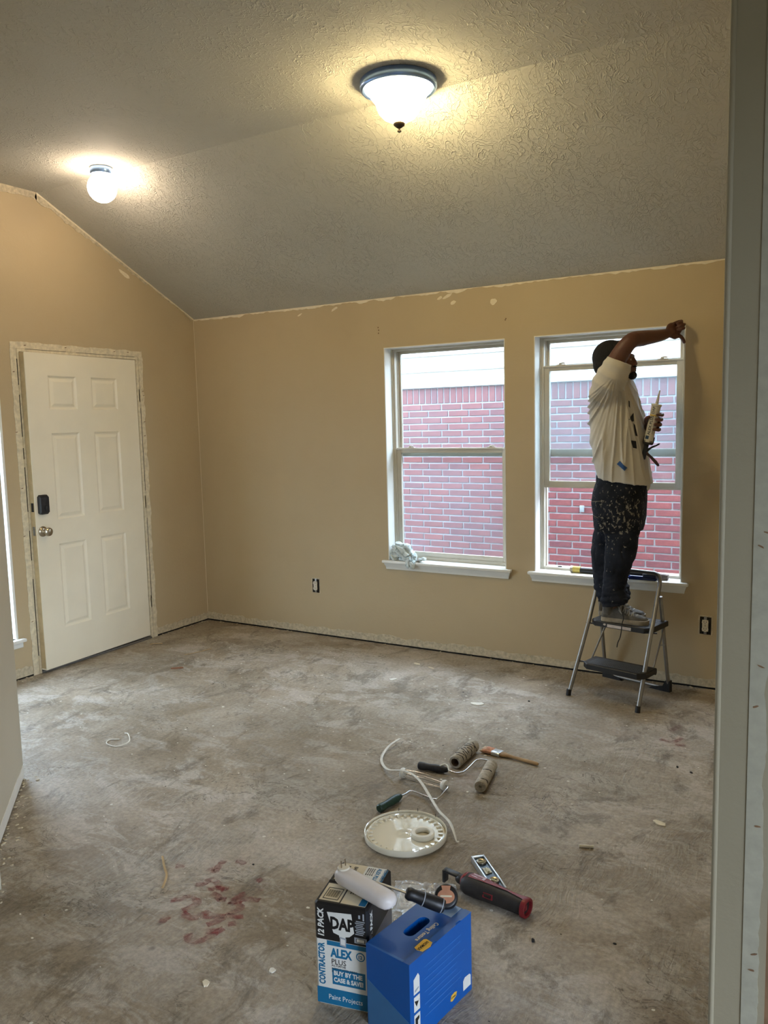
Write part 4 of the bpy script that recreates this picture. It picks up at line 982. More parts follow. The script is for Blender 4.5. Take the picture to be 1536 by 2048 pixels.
def rag():
    random.seed(5); mb = MB()
    for c, r in (((1.775, .020, .672), (.055, .045, .065)), ((1.830, .010, .665), (.062, .045, .070)), ((1.872, .000, .640), (.055, .042, .045)), ((1.76, .01, .635), (.050, .040, .030)), ((1.955, -.005, .622), (.048, .028, .016)), ((1.895, -.038, .598), (.045, .018, .035)), ((1.915, -.045, .585), (.028, .010, .030))):
        mb.ball(c, r, Euler((random.uniform(-.3, .3), random.uniform(-.5, .5), random.uniform(-.4, .4))).to_matrix().to_4x4(), seg=20)
    def d(p):
        q = V((p.x*1.0+p.z*.4, p.y, p.z)); w_ = V((noise.noise(q*14), noise.noise(q*14+V((5, 5, 5))), noise.noise(q*14+V((9, 1, 3)))))*.05
        return -.024*max(0, .20-abs(noise.noise((q+w_)*15)))/.20*.8+.007*noise.noise((q+w_)*12)
    b = remesh(mb, .0028, 2, disp=d)
    for v in b.bm.verts:
        if v.co.z < ZS+.002 and v.co.y > -.037: v.co.z = ZS+.002
        if v.co.y > .086: v.co.y = .086
        v.co.x = max(v.co.x, W1[0]+.008)
    t = NT('striped_rag_cloth'); co = t.coord(); n = t.noise(t.mapping(co, (1, 1, 1), (0, .5, 0)), 14, 3, .5, 1.5)
    t.base(t.ramp(n, [(.34, sr(172, 188, 190)), (.42, sr(206, 216, 216)), (.55, sr(214, 222, 222)), (.57, sr(110, 140, 142)), (.60, sr(204, 214, 214)), (.70, sr(186, 176, 176))])); m = t.set(.9)
    build('cleaning_rag', b, m, smooth=180, label='crumpled pale striped rag at the left end of the left window sill', cat='rag')
rag()

# ================================================================== TOOLS ON THE FLOOR
M_nap = plain('paint_caked_grey_nap', sr(176, 168, 154), .95, var=.28, vscale=40, bump=1.0, bscale=160, bdist=.005)
M_core = plain('cardboard_core', sr(120, 100, 84), .85)
M_stain = plain('dried_paint_black_handle', sr(34, 36, 44), .5, var=.5, vscale=60)
def cover(A, B, r, label, closed, streaks):
    A, B = V(A), V(B); t = thing('roller_cover', label, 'roller cover', (A.lerp(B, .5).x, A.lerp(B, .5).y, 0), )
    x = (B-A).normalized(); y = V((0, 0, 1)); z = x.cross(y); M = Matrix(((z.x, y.x, x.x, A.x), (z.y, y.y, x.y, A.y), (z.z, y.z, x.z, A.z), (0, 0, 0, 1))); L = (B-A).length
    mb = MB(); R = []; n = 34; seg = 40; ri = r*.62
    prof = [(ri, .012), (ri, .0), (r*.86, 0)]+[(r*(1-.10*(k in (0, n))), L*k/n) for k in range(n+1)]+[(r*.86, L), (ri, L), (ri, L-.012)]
    for q, (rad, zz) in enumerate(prof):
        R.append([M @ V((rad*cos(2*pi*k/seg)*(1+(.05 if rad > r*.85 else 0)*noise.noise(V((k*.35, zz*60, r*99)))), rad*sin(2*pi*k/seg)*(1+(.05 if rad > r*.85 else 0)*noise.noise(V((k*.35, zz*60, r*50)))), zz)) for k in range(seg)])
    mb.rings(R, cap=False); nap = build('nap', mb, M_nap, t, smooth=60)
    if not closed:
        mb = MB(); mb.lathe([(ri, .001), (ri, L-.001), (ri-.0015, L-.001), (ri-.0015, .001), (ri, .001)], M, 30, cap=False); build('core', mb, M_core, t)
    else:
        mb = MB(); mb.lathe([(ri, .012), (ri, .003), (ri-.003, .002), (.006, .002), (.006, .012)], M, 24); mb.lathe([(ri, L-.012), (ri, L-.002), (.003, L-.002)], M, 24); build('end_plug', mb, M_nap, t)
    if streaks:
        mb = MB()
        for i in range(streaks):
            zz = L*(.12+.78*i/streaks)+.004*sin(i*3.1); a0 = .2+.5*sin(i*2.2); pts = [M @ V(((r+.0005)*cos(a0+j*.22), (r+.0005)*sin(a0+j*.22), zz+.010*sin(j*.8+i)*.5)) for j in range(8)]
            mb.tube(pts, [.0006+.0016*abs(sin(j*.9+i)) for j in range(8)], 6)
        build('dried_streak', mb, M_stain, t, kind='stuff')
    return t
cover((2.981, -1.621, .031), (2.977, -1.406, .031), .030, 'open-ended grey roller cover with black streaks, beside the bristle brush', False, 9)
rb = cover((3.176, -1.785, .028), (3.133, -1.556, .028), .0265, 'grey roller cover with plugged end, mounted on the black-handled frame', True, 2)
def roller_frame(label, pts, hA, hB, mat, hr, cage=None):
    hA, hB = V(hA), V(hB); t = thing('paint_roller', label, 'paint roller', (hB.x, hB.y, 0))
    mb = MB(); x = curve(pts, 5); mb.tube(x, .0035, 10); build('wire', mb, M_chrome, t)
    mb = MB(); d = (hB-hA); P = [hA+d*k for k in (0, .03, .12, .35, .6, .82, .94, 1)]; mb.tube(P, [hr*.75, hr*1.0, hr*1.05, hr*.88, hr*1.02, hr*.98, hr*.72, hr*.55], 18)
    h = build('grip', mb, mat, t)
    if cage:
        A, B = V(cage[0]), V(cage[1]); u = (B-A).normalized(); a = V((0, 0, 1)); b = u.cross(a)
        for p, s in ((A, 1), (B, -1)):
            mb = MB(); mb.tube([p, p+u*s*.006, p+u*s*.018], [.021, .023, .019], 20); build('cage_cap', mb, M_white, t)
        for k in range(5):
            an = 2*pi*k/5+.3; e = a*cos(an)+b*sin(an); L = (B-A).length
            mb = MB(); mb.tube([A+u*(.012+(L-.024)*j/10)+e*(.014+.008*sin(pi*j/10)) for j in range(11)], .0016, 6); build('cage_wire', mb, M_chrome, t)
        mb = MB(); mb.tube([A, B], .003, 8); build('axle', mb, M_chrome, t)
    return t
fa = roller_frame('paint roller frame with black paint-stained handle, between the two grey covers', [(2.975, -1.680, .018), (3.010, -1.678, .012), (3.037, -1.655, .012), (3.044, -1.60, .016), (3.050, -1.545, .024), (3.070, -1.530, .028), (3.100, -1.528, .028), (3.127, -1.534, .028), (3.135, -1.553, .028)], (2.835, -1.697, .018), (2.975, -1.681, .018), M_stain, .0165)
mb = MB(); mb.tube(curve([(2.94, -1.690, .034), (2.955, -1.672, .037), (2.972, -1.676, .034), (2.985, -1.690, .020)], 4), .0035, 8); build('smear', mb, M_white, fa, label='smear of white paint')
M_green = plain('dark_green_rubber_grip', sr(22, 52, 42), .4, var=.3, vscale=40)
fb = roller_frame('wire cage paint roller frame with dark green handle, above the bucket lid', [(2.912, -1.993, .018), (2.916, -1.960, .014), (2.921, -1.925, .012), (2.960, -1.925, .010), (3.035, -1.940, .010), (3.052, -1.925, .012), (3.056, -1.880, .020), (3.056, -1.848, .024), (3.040, -1.834, .024)], (2.890, -2.135, .019), (2.912, -1.995, .019), M_green, .017, ((3.041, -1.834, .024), (2.812, -1.808, .024)))
# brush
pb = thing('paint_brush', 'angled paint brush with orange-tinted bristles and pale wooden handle', 'brush', (3.15, -1.40, 0))
u = V((.279, -.043, 0)).normalized(); o0 = V((3.018, -1.380, 0)); Mb = Mframe(o0, u, V((-u.y, u.x, 0)))
mb = MB(); rnd = random.Random(3)
for i in range(9):
    y = -.022+.0055*i; mb.tube([Mb @ V((.058, y*.92, .012)), Mb @ V((.02, y*1.05, .012)), Mb @ V((-.004+.008*(i % 3)-i*.0012, y*1.18, .010+.003*sin(i)))], [.0042, .0045, .0022], 8, flat=1.6)
build('bristles', mb, plain('orange_tinted_bristles', sr(208, 156, 132), .85, var=.25, vscale=60), pb)
mb = MB()
for i in range(6): y = -.024+.0095*i; mb.tube([Mb @ V((.012, y, .014)), Mb @ V((-.008-.001*i, y*1.1, .011))], [.003, .0022], 6)
build('paint_tips', mb, M_caulk, pb)
mb = MB(); R = []
for x, hw, hh in ((.050, .0235, .0085), (.052, .0245, .009), (.092, .0235, .0095), (.094, .022, .009)): R.append([Mb @ V((x, hw*a, .0105+hh*b)) for a, b in ((-1, -.7), (-.8, -1), (.8, -1), (1, -.7), (1, .7), (.8, 1), (-.8, 1), (-1, .7))])
mb.rings(R); build('ferrule', mb, plain('bright_tin_ferrule', sr(214, 222, 232), .3, .5), pb, smooth=30)
mb = MB(); R = []
for x, hw, hh in ((.090, .021, .008), (.110, .020, .009), (.130, .010, .009), (.155, .007, .0075), (.20, .0085, .008), (.25, .0095, .0085), (.280, .0085, .008), (.286, .005, .005)): R.append([Mb @ V((x, hw*cos(2*pi*k/16), .0105+hh*sin(2*pi*k/16))) for k in range(16)])
mb.rings(R); build('handle', mb, M_wood, pb)
# bent white plastic strip
mb = MB(); P = curve([(2.625, -1.494, .030), (2.612, -1.58, .020), (2.640, -1.695, .008), (2.735, -1.800, .020), (2.850, -1.845, .054), (2.935, -1.880, .048), (3.030, -1.955, .022), (3.110, -2.040, .022), (3.205, -2.130, .034), (3.262, -2.195, .006)], 8)
mb.tube(P, [.0065]*(len(P)-8)+[.0065-.0006*i for i in range(8)], 10, flat=.35); build('plastic_strip', mb, plain('translucent_white_plastic', sr(214, 212, 204), .4), label='long curled white plastic strip lying over the wire cage frame', cat='strip', smooth=60)

# bucket lid, underside up, with a ring lying in it
lc = V((3.072, -2.242, 0)); lid = thing('bucket_lid', 'cream plastic bucket lid lying upside down with toothed rim', 'lid', lc)
M_lid = plain('glossy_cream_plastic', sr(226, 220, 200), .10, var=.02, vscale=6, coat=1.0, bump=.10, bscale=9, bdist=.004)
T = Matrix.Translation(lc)
mb = MB(); mb.lathe([(.140, .0005), (.152, .0005), (.1565, .006), (.1575, .022), (.1555, .027), (.1525, .026), (.1515, .010), (.146, .0085), (.1455, .020), (.142, .021), (.139, .012), (.120, .0115), (.040, .011), (.016, .0115), (.012, .014), (.002, .015)], T, 96)
shell = build('shell', mb, M_lid, lid, smooth=35)
mb0 = None
for k in range(30):
    an = 2*pi*k/30; Mk = T @ Matrix.Rotation(an, 4, 'Z')
    if mb0 is None:
        mb = MB(); mb.prism([(.124, -.0045), (.1415, -.0060), (.1415, .0060), (.124, .0045)], .0115, .0175, Matrix.Translation(lc)); mb0 = build('tooth', mb, M_lid, lid, smooth=0)
    else:
        o = mb0.copy(); COL.objects.link(o); o.parent = lid; o.rotation_euler = (0, 0, an)
for an in (2.25, 1.75, 1.2):
    mb = MB(); p = lc+V((.152*cos(an), .152*sin(an), .027)); mb.tube([p, p+V((0, 0, .012))], .0012, 6); build('rim_tab', mb, M_dark, lid)
rc = V((3.138, -2.228, .0118))
mb = MB(); mb.lathe([(.030, .0), (.043, .0), (.0445, .003), (.0445, .015), (.042, .018), (.029, .018), (.027, .015), (.027, .003), (.030, .0)], Matrix.Translation(rc), 48, cap=False)
build('plastic_ring', mb, plain('matte_cream_plastic', sr(222, 216, 198), .45, var=.02), label='thick cream plastic ring lying inside the bucket lid', cat='ring', smooth=40)

# torpedo level
ld = (V((3.555, -2.442, 0))-V((3.385, -2.268, 0))).normalized(); lv = thing('torpedo_level', 'short blue spirit level with three vials, partly under the red and black tool', 'level', (3.47, -2.35, 0))
Ml = Mframe((3.381, -2.273, 0), ld, V((-ld.y, ld.x, 0))); Ll = .212
mb = MB()
for s in (-1, 1): mb.box((0, s*.0215-.0025, .001), (Ll, s*.0215+.0025, .024), M=Ml, bev=.0008)
mb.box((0, -.0195, .002), (.010, .0195, .0235), M=Ml, bev=.0008)
lf = build('rail', mb, plain('bare_aluminium_rail', sr(206, 210, 214), .3, .8), lv)
mb = MB(); mb.box((.010, -.019, .003), (Ll, .019, .018), M=Ml); build('web', mb, plain('dark_blue_enamel', sr(34, 66, 92), .35), lv, smooth=0)
M_vial = plain('clear_vial', sr(196, 190, 150), .1, var=.05)
for i, x in enumerate((.040, .098, .160)):
    mb = MB()
    if i == 1:
        mb.prism([(x-.020, -.012), (x+.020, -.012), (x+.014, .012), (x-.014, .012)], .018, .0215, Ml); f = build('vial_frame', mb, plain('tarnished_brass_frame', sr(150, 138, 112), .4, .5), lv, smooth=0)
        mb = MB(); mb.tube([Ml @ V((x-.012, 0, .0225)), Ml @ V((x+.012, 0, .0225))], .0045, 10)
    else:
        mb.lathe([(.010, .018), (.010, .0225), (.0165, .0245), (.0175, .0215), (.0175, .018)], Ml @ Matrix.Translation((x, 0, 0)), 28, cap=False); f = build('vial_ring', mb, M_nickel, lv)
        mb = MB(); mb.tube([Ml @ V((x, -.009, .0205)), Ml @ V((x, .009, .0205))] if i == 0 else [Ml @ V((x-.007, -.007, .0205)), Ml @ V((x+.007, .007, .0205))], .0038, 10)
    build('vial', mb, M_vial, f)

# oscillating multi-tool
mt = thing('oscillating_tool', 'red and black cordless oscillating tool body lying on the floor beside the blue box', 'power tool', (3.53, -2.47, 0))
M_rubber = plain('scuffed_black_rubber', sr(38, 35, 35), .6, var=.3, vscale=30, bump=.25, bscale=200); M_red = plain('dark_red_tool_plastic', sr(128, 34, 42), .42, var=.1)
A, B = V((3.425, -2.460, .034)), V((3.668, -2.498, .030)); u = (B-A).normalized(); sd = V((-u.y, u.x, 0)); Mo = Mframe(A, u, sd)
def osect(x, ry, rz, cz=0, cy=0): return [Mo @ V((x, cy+ry*(abs(cos(a))**.85)*(1 if cos(a) > 0 else -1), cz+rz*(abs(sin(a))**.85)*(1 if sin(a) > 0 else -1))) for a in [2*pi*k/32 for k in range(32)]]
mb = MB(); mb.rings([osect(*q) for q in ((-.012, .018, .018, -.002), (-.006, .030, .028, 0), (.010, .036, .033, 0), (.05, .036, .033, 0), (.09, .031, .030, 0), (.13, .028, .028, -.001), (.17, .026, .027, -.001), (.20, .025, .026, -.001), (.218, .027, .027, 0), (.222, .026, .026, 0))])
ob = build('housing', mb, M_rubber, mt, smooth=60)
mb = MB(); P = []
for x, w0, w1, z in ((-.004, -.012, .020, .0285), (.02, -.014, .024, .0336), (.06, -.010, .022, .0335), (.10, -.004, .018, .0302), (.15, .002, .012, .0275), (.20, -.002, .014, .0262), (.216, -.006, .018, .0272)):
    P.append([Mo @ V((x, w0+(w1-w0)*k/4, z*sqrt(max(0, 1-((w0+(w1-w0)*k/4)/.040)**2))+.001)) for k in range(5)])
mb.rings(P, cap=False, closed=False)
mb.rings([osect(*q) for q in ((-.014, .019, .019, .004), (-.004, .026, .024, .008), (.004, .018, .018, .0145))]); build('red_stripe', mb, M_red, mt, label='dark red top shell')
mb = MB(); mb.rings([osect(*q) for q in ((.214, .027, .027), (.216, .031, .030), (.226, .032, .030), (.231, .030, .0285), (.231, .024, .022), (.219, .022, .020))], cap=False); mb.rings([osect(.2195, .0225, .0205), osect(.2200, .0225, .0205)])
mb.box((.2205, -.010, -.008), (.226, .004, .010), M=Mo, bev=.002); build('battery_socket', mb, M_red, mt, smooth=40, label='dark red open battery socket')
mb = MB(); mb.rings([[Mo @ V((x, y, z)) for y, z in ((-.004, .0345), (.014, .0335), (.014, .0325), (-.004, .0330))] for x in (.022, .070)]); build('nameplate', mb, plain('pale_pink_label', sr(204, 178, 190), .5), mt, smooth=0)
mb = MB(); Q = [(.082, -.0290, -.003), (.118, -.0275, -.003), (.118, -.0245, .013), (.082, -.0260, .013)]
ctr = V((.100, -.0270, .005)); R1 = [Mo @ V(q) for q in Q]; R2 = [Mo @ (V(q)+V((0, -.004, 0))) for q in Q]; R3 = [Mo @ (ctr+(V(q)-ctr)*.72+V((0, -.004, 0))) for q in Q]; R4 = [Mo @ (ctr+(V(q)-ctr)*.70+V((0, -.002, 0))) for q in Q]
mb.rings([R1, R2, R3, R4]); build('switch_surround', mb, M_red, mt, smooth=20)
mb = MB(); mb.box((.088, -.0335, .000), (.112, -.0300, .010), M=Mo, bev=.001)
mb.rings([osect(x, r, r*.9, .003) for x, r in ((-.038, .011), (-.030, .016), (-.018, .018), (-.012, .018))]); build('tool_neck', mb, M_black, mt)
mb = MB(); mb.box((-.082, -.012, .008), (-.030, .012, .017), M=Mo, bev=.003); mb.box((-.090, -.014, -.028), (-.080, .012, .017), M=Mo, bev=.003); build('head_lever', mb, M_black, mt)

# ---- cardboard case of caulk tubes
u = V((.977, .212, 0)).normalized(); v = V((-u.y, u.x, 0)); O = V((3.287, -3.122, 0)); DL, DD, DH = .152, .205, .294
M_white_c = plain('white_carton_print', sr(214, 214, 208), .55, var=.03); M_blk_c = plain('black_carton_print', sr(20, 20, 22), .4, var=.1); M_teal = plain('teal_blue_carton_print', sr(14, 104, 146), .5, var=.04); M_beige = plain('unprinted_beige_carton', sr(206, 194, 166), .7, var=.05)
M_silver = plain('silver_grey_print', sr(150, 156, 164), .5)
inks = [M_blk_c, M_white_c, M_teal, M_beige, M_silver]
case = thing('caulk_case', 'black white and blue cardboard case of caulk tubes with DAP lettering', 'cardboard box', O+u*DL/2+v*DD/2)
Mc_ = Mframe(O, u, v); mb = MB(); b_ = .006
pl_ = [(b_, 0), (DL-b_, 0), (DL, b_), (DL, DD-b_), (DL-b_, DD), (b_, DD), (0, DD-b_), (0, b_)]
cx, cy = DL/2, DD/2
def lay(z, s=0): return [Mc_ @ V((x+(cx-x)*s, y+(cy-y)*s, z)) for x, y in pl_]
mb.rings([lay(.0005, .04), lay(.006), lay(.190)], 1); mb.rings([lay(.190), lay(DH-.005), lay(DH, .05)], 0)
carton = build('carton', mb, [M_blk_c, M_white_c], case, smooth=0)
F = Mframe(O, u, (0, 0, 1), -v)                      # front face: x right, y up, z out
mb = MB()
def rect(x0, y0, x1, y1, mi, h=.0004, M=None): mb.prism([(x0, y0), (x1, y0), (x1, y1), (x0, y1)], .0002, h, M or F, mi)
rect(0.002, .006, DL-.001, .052, 2); rect(.034, .176, DL-.002, .189, 2); rect(.047, .066, .141, .112, 2)
T90 = lambda x, y, M=F, h=.0004: M @ Matrix.Translation((x, y, h)) @ Matrix.Rotation(pi/2, 4, 'Z')
TF = lambda x, y, M=F, h=.0005: M @ Matrix.Translation((x, y, h))
mb.text('CONTRACTOR', T90(.026, .060), .0245, 2, .70, bold=.040); mb.text('12 PACK', T90(.026, .196), .0235, 1, .90, bold=.036, shear=.15)
mb.text('ALEX', TF(.045, .145), .034, 2, .72, bold=.045); mb.text('PLUS', TF(.045, .124), .021, 0, .95, bold=.001)
for i, s in enumerate(('ALL PURPOSE', 'ACRYLIC LATEX CAULK', 'PLUS SILICONE')): mb.text(s, TF(.046, .112-.0085*i+.005), .0075, 0, .9, bold=.0015)
mb.text('BUY BY THE', TF(.051, .093, h=.0006), .0175, 1, .86, bold=.040); mb.text('CASE & SAVE!', TF(.051, .074, h=.0006), .0175, 1, .80, bold=.040)
mb.text('Paint Projects', TF(.034, .021, h=.0006), .0200, 1, .88, bold=.0012)
mb.prism([(.129+.0125*cos(k*pi/12), .158+.0125*sin(k*pi/12)) for k in range(24)], .0002, .0005, F, 2); mb.prism([(.129+.0095*cos(k*pi/12), .158+.0095*sin(k*pi/12)) for k in range(24)], .0005, .0007, F, 1); mb.text('12', TF(.121, .153, h=.0009), .013, 2, 1, bold=.036)
mb.prism([(.037, .270), (.106, .275), (.113, .222), (.099, .209), (.088, .207), (.088, .202), (.071, .203), (.070, .209), (.054, .214)], .0002, .0006, F, 1)
mb.text('DAP', TF(.0450, .226, h=.0008), .046, 0, .76, bold=.045); mb.prism([(.072, .181), (.089, .178), (.090, .203), (.072, .206)], .0006, .0009, F, 4); mb.prism([(.0745, .185), (.0865, .183), (.087, .199), (.0745, .201)], .0009, .0010, F, 1)
rect(.113, .196, .148, .212, 4); rect(.118, .199, .143, .209, 0, .0006); rect(.120, .200, .141, .208, 1, .0008)
for i in range(8): rect(.116+(i % 2)*.003, .220+i*.0052, .138+(i*7 % 5)*.0014, .2225+i*.0052, 4)
rect(.138, .262, .142, .281, 4); rect(.126, .266, .131, .276, 4)
# right side of the carton
Gs = Mframe(O+u*DL, v, (0, 0, 1), u); mb.text('12 PACK', T90(.034, .196, Gs), .0225, 1, .9, bold=.036, shear=.15)
Rp = [(.10, .262), (.12, .275), (.135, .262), (.122, .250), (.138, .238), (.130, .222), (.116, .236), (.124, .243), (.112, .252)]; mb.prism(Rp, .0002, .0005, Gs, 4); mb.prism([(a+.03, b-.012) for a, b in Rp], .0002, .0005, Gs, 4)
rect(.012, .195, .024, .215, 4, M=Gs)
# top flaps
Gt = Mframe(O+V((0, 0, DH)), u, v); mb.prism([(.010, .012), (.068, .012), (.066, .090), (.008, .090)], .0002, .0005, Gt, 3); mb.prism([(.072, .010), (.142, .010), (.142, .088), (.070, .088)], .0002, .0005, Gt, 3)
mb.prism([(.012, .112), (.142, .112), (.142, .198), (.012, .198)], .0002, .0005, Gt, 3); mb.prism([(.084, .114), (.141, .114), (.141, .197), (.084, .197)], .0005, .0007, Gt, 1)
P = [(.018, .020), (.060, .020), (.060, .070), (.018, .070)]
for (a, b), (c_, d__) in zip(P, P[1:]+P[:1]): mb.tube([Gt @ V((a, b, .0006)), Gt @ V((c_, d__, .0006))], .0010, 6, mi=0)
for i in range(15): x = .023+i*.0022; mb.box((x, .030, .0005), (x+.0006+.0007*((i*5) % 3 == 0), .062, .0008), 0, Gt)
mb.prism([(.122, .012), (.141, .012), (.141, .044), (.122, .044)], .0005, .0007, Gt, 2); mb.prism([(.118, .052), (.140, .052), (.140, .086), (.118, .086)], .0005, .0007, Gt, 2)
mb.text('CONTRACTOR', Gt @ Matrix.Translation((.138, .193, .0009)) @ Matrix.Rotation(-pi/2, 4, 'Z'), .013, 2, .82, bold=.036)
mb.text('ALEX PLUS', Gt @ Matrix.Translation((.118, .193, .0009)) @ Matrix.Rotation(-pi/2, 4, 'Z'), .016, 2, .82, bold=.040)
for i in range(4): mb.text('all purpose caulk', Gt @ Matrix.Translation((.108-.006*i, .190, .0009)) @ Matrix.Rotation(-pi/2, 4, 'Z'), .006, 0, .9)
for i in range(5): mb.text('latex plus', Gt @ Matrix.Translation((.112-.0075*i, .080, .0009)) @ Matrix.Rotation(-pi/2, 4, 'Z'), .007, 0, .9, bold=.0015)
mb.text('EASY', Gt @ Matrix.Translation((.050, .185, .0009)) @ Matrix.Rotation(-pi/2, 4, 'Z'), .014, 0, .9, bold=.036); mb.text('PAINT', Gt @ Matrix.Translation((.028, .185, .0009)) @ Matrix.Rotation(-pi/2, 4, 'Z'), .014, 0, .9, bold=.036)
build('carton_print', mb, inks, carton, smooth=0)
mb = MB(); mb.box((.004, .098, .0003), (DL-.004, .104, .0012), M=Gt); build('flap_seam', mb, M_dark, carton, smooth=0)

# ---- blue carton
A_ = V((3.447, -3.1195, 0)); u = V((.139, -.0225, 0)).normalized(); v = V((-u.y, u.x, 0)); BL, BD, BH = .1415, .274, .2247
M_blue = plain('royal_blue_carton', sr(2, 82, 160), .38, var=.05, vscale=8, bump=.08, bscale=30, bdist=.003); M_bluetape = plain('clear_tape_over_blue', sr(58, 110, 160), .25, var=.04); M_yel = plain('yellow_emblem', sr(222, 176, 62), .5); M_cream = plain('cream_print', sr(214, 204, 176), .55); M_bdim = plain('faded_blue_print', sr(44, 104, 176), .5)
bx = thing('blue_carton', 'bright blue cardboard box with a cut-out handle on top, in front of the caulk case', 'cardboard box', A_+u*BL/2+v*BD/2)
Mx = Mframe(A_, u, v); mb = MB()
def q4(pts, mi=0): mb.quad([Mx @ V(p) for p in pts], mi)
q4([(0, 0, 0), (BL, 0, 0), (BL, 0, BH), (0, 0, BH)]); q4([(BL, 0, 0), (BL, BD, 0), (BL, BD, BH), (BL, 0, BH)]); q4([(BL, BD, 0), (0, BD, 0), (0, BD, BH), (BL, BD, BH)]); q4([(0, BD, 0), (0, 0, 0), (0, 0, BH), (0, BD, BH)]); q4([(0, 0, 0), (BL, 0, 0), (BL, BD, 0), (0, BD, 0)])
# top with stadium slot
hx, hy0, hy1, hr = .062, .088, .182, .017
slot = [(hx+hr*cos(a), hy0+hr+hr*sin(a)) for a in [pi+pi*k/8 for k in range(9)]]+[(hx+hr, hy0+hr+(hy1-hy0-2*hr)*k/6) for k in range(1, 6)]+[(hx+hr*cos(a), hy1-hr+hr*sin(a)) for a in [pi*k/8 for k in range(9)]]+[(hx-hr, hy1-hr-(hy1-hy0-2*hr)*k/6) for k in range(1, 6)]
def proj_out(p):
    dx, dy = p[0]-hx, p[1]-(hy0+hy1)/2; k = min([abs(((BL if dx > 0 else 0)-hx)/dx) if abs(dx) > 1e-6 else 9, abs(((BD if dy > 0 else 0)-(hy0+hy1)/2)/dy) if abs(dy) > 1e-6 else 9]); return (hx+dx*k, (hy0+hy1)/2+dy*k)
n = len(slot); outer = [proj_out(p) for p in slot]
for i in range(n):
    j = (i+1) % n; pts = [slot[i], outer[i]]
    a, b = outer[i], outer[j]
    if abs(a[0]-b[0]) > 1e-6 and abs(a[1]-b[1]) > 1e-6:
        pts.append((BL if max(a[0], b[0]) > BL-1e-6 else 0, BD if max(a[1], b[1]) > BD-1e-6 else 0))
    pts += [b, slot[j]]; q4([(x, y, BH) for x, y in pts])
    q4([(slot[i][0], slot[i][1], BH), (slot[j][0], slot[j][1], BH), (slot[j][0], slot[j][1], BH-.05), (slot[i][0], slot[i][1], BH-.05)])
q4([(x, y, BH-.05) for x, y in slot], 1)
bmesh.ops.remove_doubles(mb.bm, verts=mb.bm.verts[:], dist=1e-5)
bcart = build('carton', mb, [M_blue, M_dark], bx, smooth=0)
mb = MB(); prof = [(0, BH+.0003), (.012, BH+.0003), (.012, BH+.0018), (0, BH+.0018)]
lid_poly = [(.010, -.001), (BL+.0015, -.001), (BL+.0015, .085), (BL-.004, .088), (BL-.004, .112), (BL+.0015, .115), (BL+.0015, .200), (BL-.003, .205), (BL-.003, .222), (BL+.0015, .226), (BL+.0015, BD), (BL-.026, BD)]
mb.prism([(BL-.020, -.001)]+lid_poly[1:11]+[(BL-.020, BD)], BH+.0003, BH+.0022, Mx); build('tuck_flap', mb, M_blue, bcart, smooth=0)
mb = MB(); mb.prism([(.004, 0), (BL-.018, 0), (BL-.018, .008), (.004, .004)], BH+.0003, BH+.0012, Mx); build('worn_edge', mb, M_bdim, bcart, smooth=0)
mb = MB(); mb.prism([(.050, .222), (.112, .222), (.112, BD-.002), (.050, BD-.002)], BH+.0003, BH+.0010, Mx); build('tape_label', mb, plain('silver_tape', sr(126, 148, 176), .3), bcart, smooth=0)
mb = MB(); TT = lambda x, y, z=.0006: Mx @ Matrix.Translation((x, y, BH+z)) @ Matrix.Rotation(-pi/2, 4, 'Z')
mb.text('Ceiling Texture', TT(.092, .180), .0175, 0, .84, bold=.015)
mb.prism([(.112, .060), (.122, .056), (.138, .060), (.142, .088), (.136, .104), (.116, .106), (.111, .100)], BH+.0022, BH+.0028, Mx, 1)
mb.text('HOMAX', TT(.121, .099, .0032), .0125, 2, .9, bold=.02)
Fr = Mframe(A_+u*BL, v, (0, 0, 1), u)                # long side facing right
for y0_, y1_ in ((.135, .176), (.088, .128), (.036, .080)):
    mb.prism([(.016, y0_), (.040, y0_), (.040, y1_), (.034, y1_+.010 if y1_ > .17 else y1_), (.016, y1_)], .0002, .0006, Fr, 3)
mb.prism([(.020, .140), (.036, .146), (.036, .150), (.020, .147)], .0006, .0008, Fr, 4); mb.prism([(.018, .118), (.034, .112), (.038, .116), (.026, .100), (.022, .108)], .0006, .0009, Fr, 2); mb.prism([(.022, .046), (.030, .044), (.030, .060), (.036, .064), (.036, .072), (.020, .070), (.020, .060)], .0006, .0009, Fr, 2)
for i in range(9):
    Mq = Fr @ Matrix.Translation((.060+.016*(i % 2), .185-.017*i, .0003)); mb.box((0, 0, 0), (.165-.02*(i % 3), .0028, .0002), 5, Mq)
mb.prism([(.232, .018), (.268, .018), (.268, .046), (.262, .052), (.240, .054), (.232, .046)], .0002, .0006, Fr, 3)
mb.prism([(.172, .024), (.180, .020), (.198, .026), (.202, .036), (.192, .040), (.176, .038)], .0002, .0006, Fr, 1); mb.text('HOMAX', Fr @ Matrix.Translation((.176, .028, .0008)), .006, 2, .9, bold=.02)
build('box_print', mb, [M_cream, M_yel, M_dark, M_white_c, M_silver, M_bdim], bcart, smooth=0)
mb = MB(); Ff = Mframe(A_, u, (0, 0, 1), -v); mb.prism([(.002, .003), (BL-.002, .003), (BL-.002, .068), (.002, .128)], .0002, .0006, Ff); build('clear_tape', mb, M_bluetape, bcart, smooth=0)

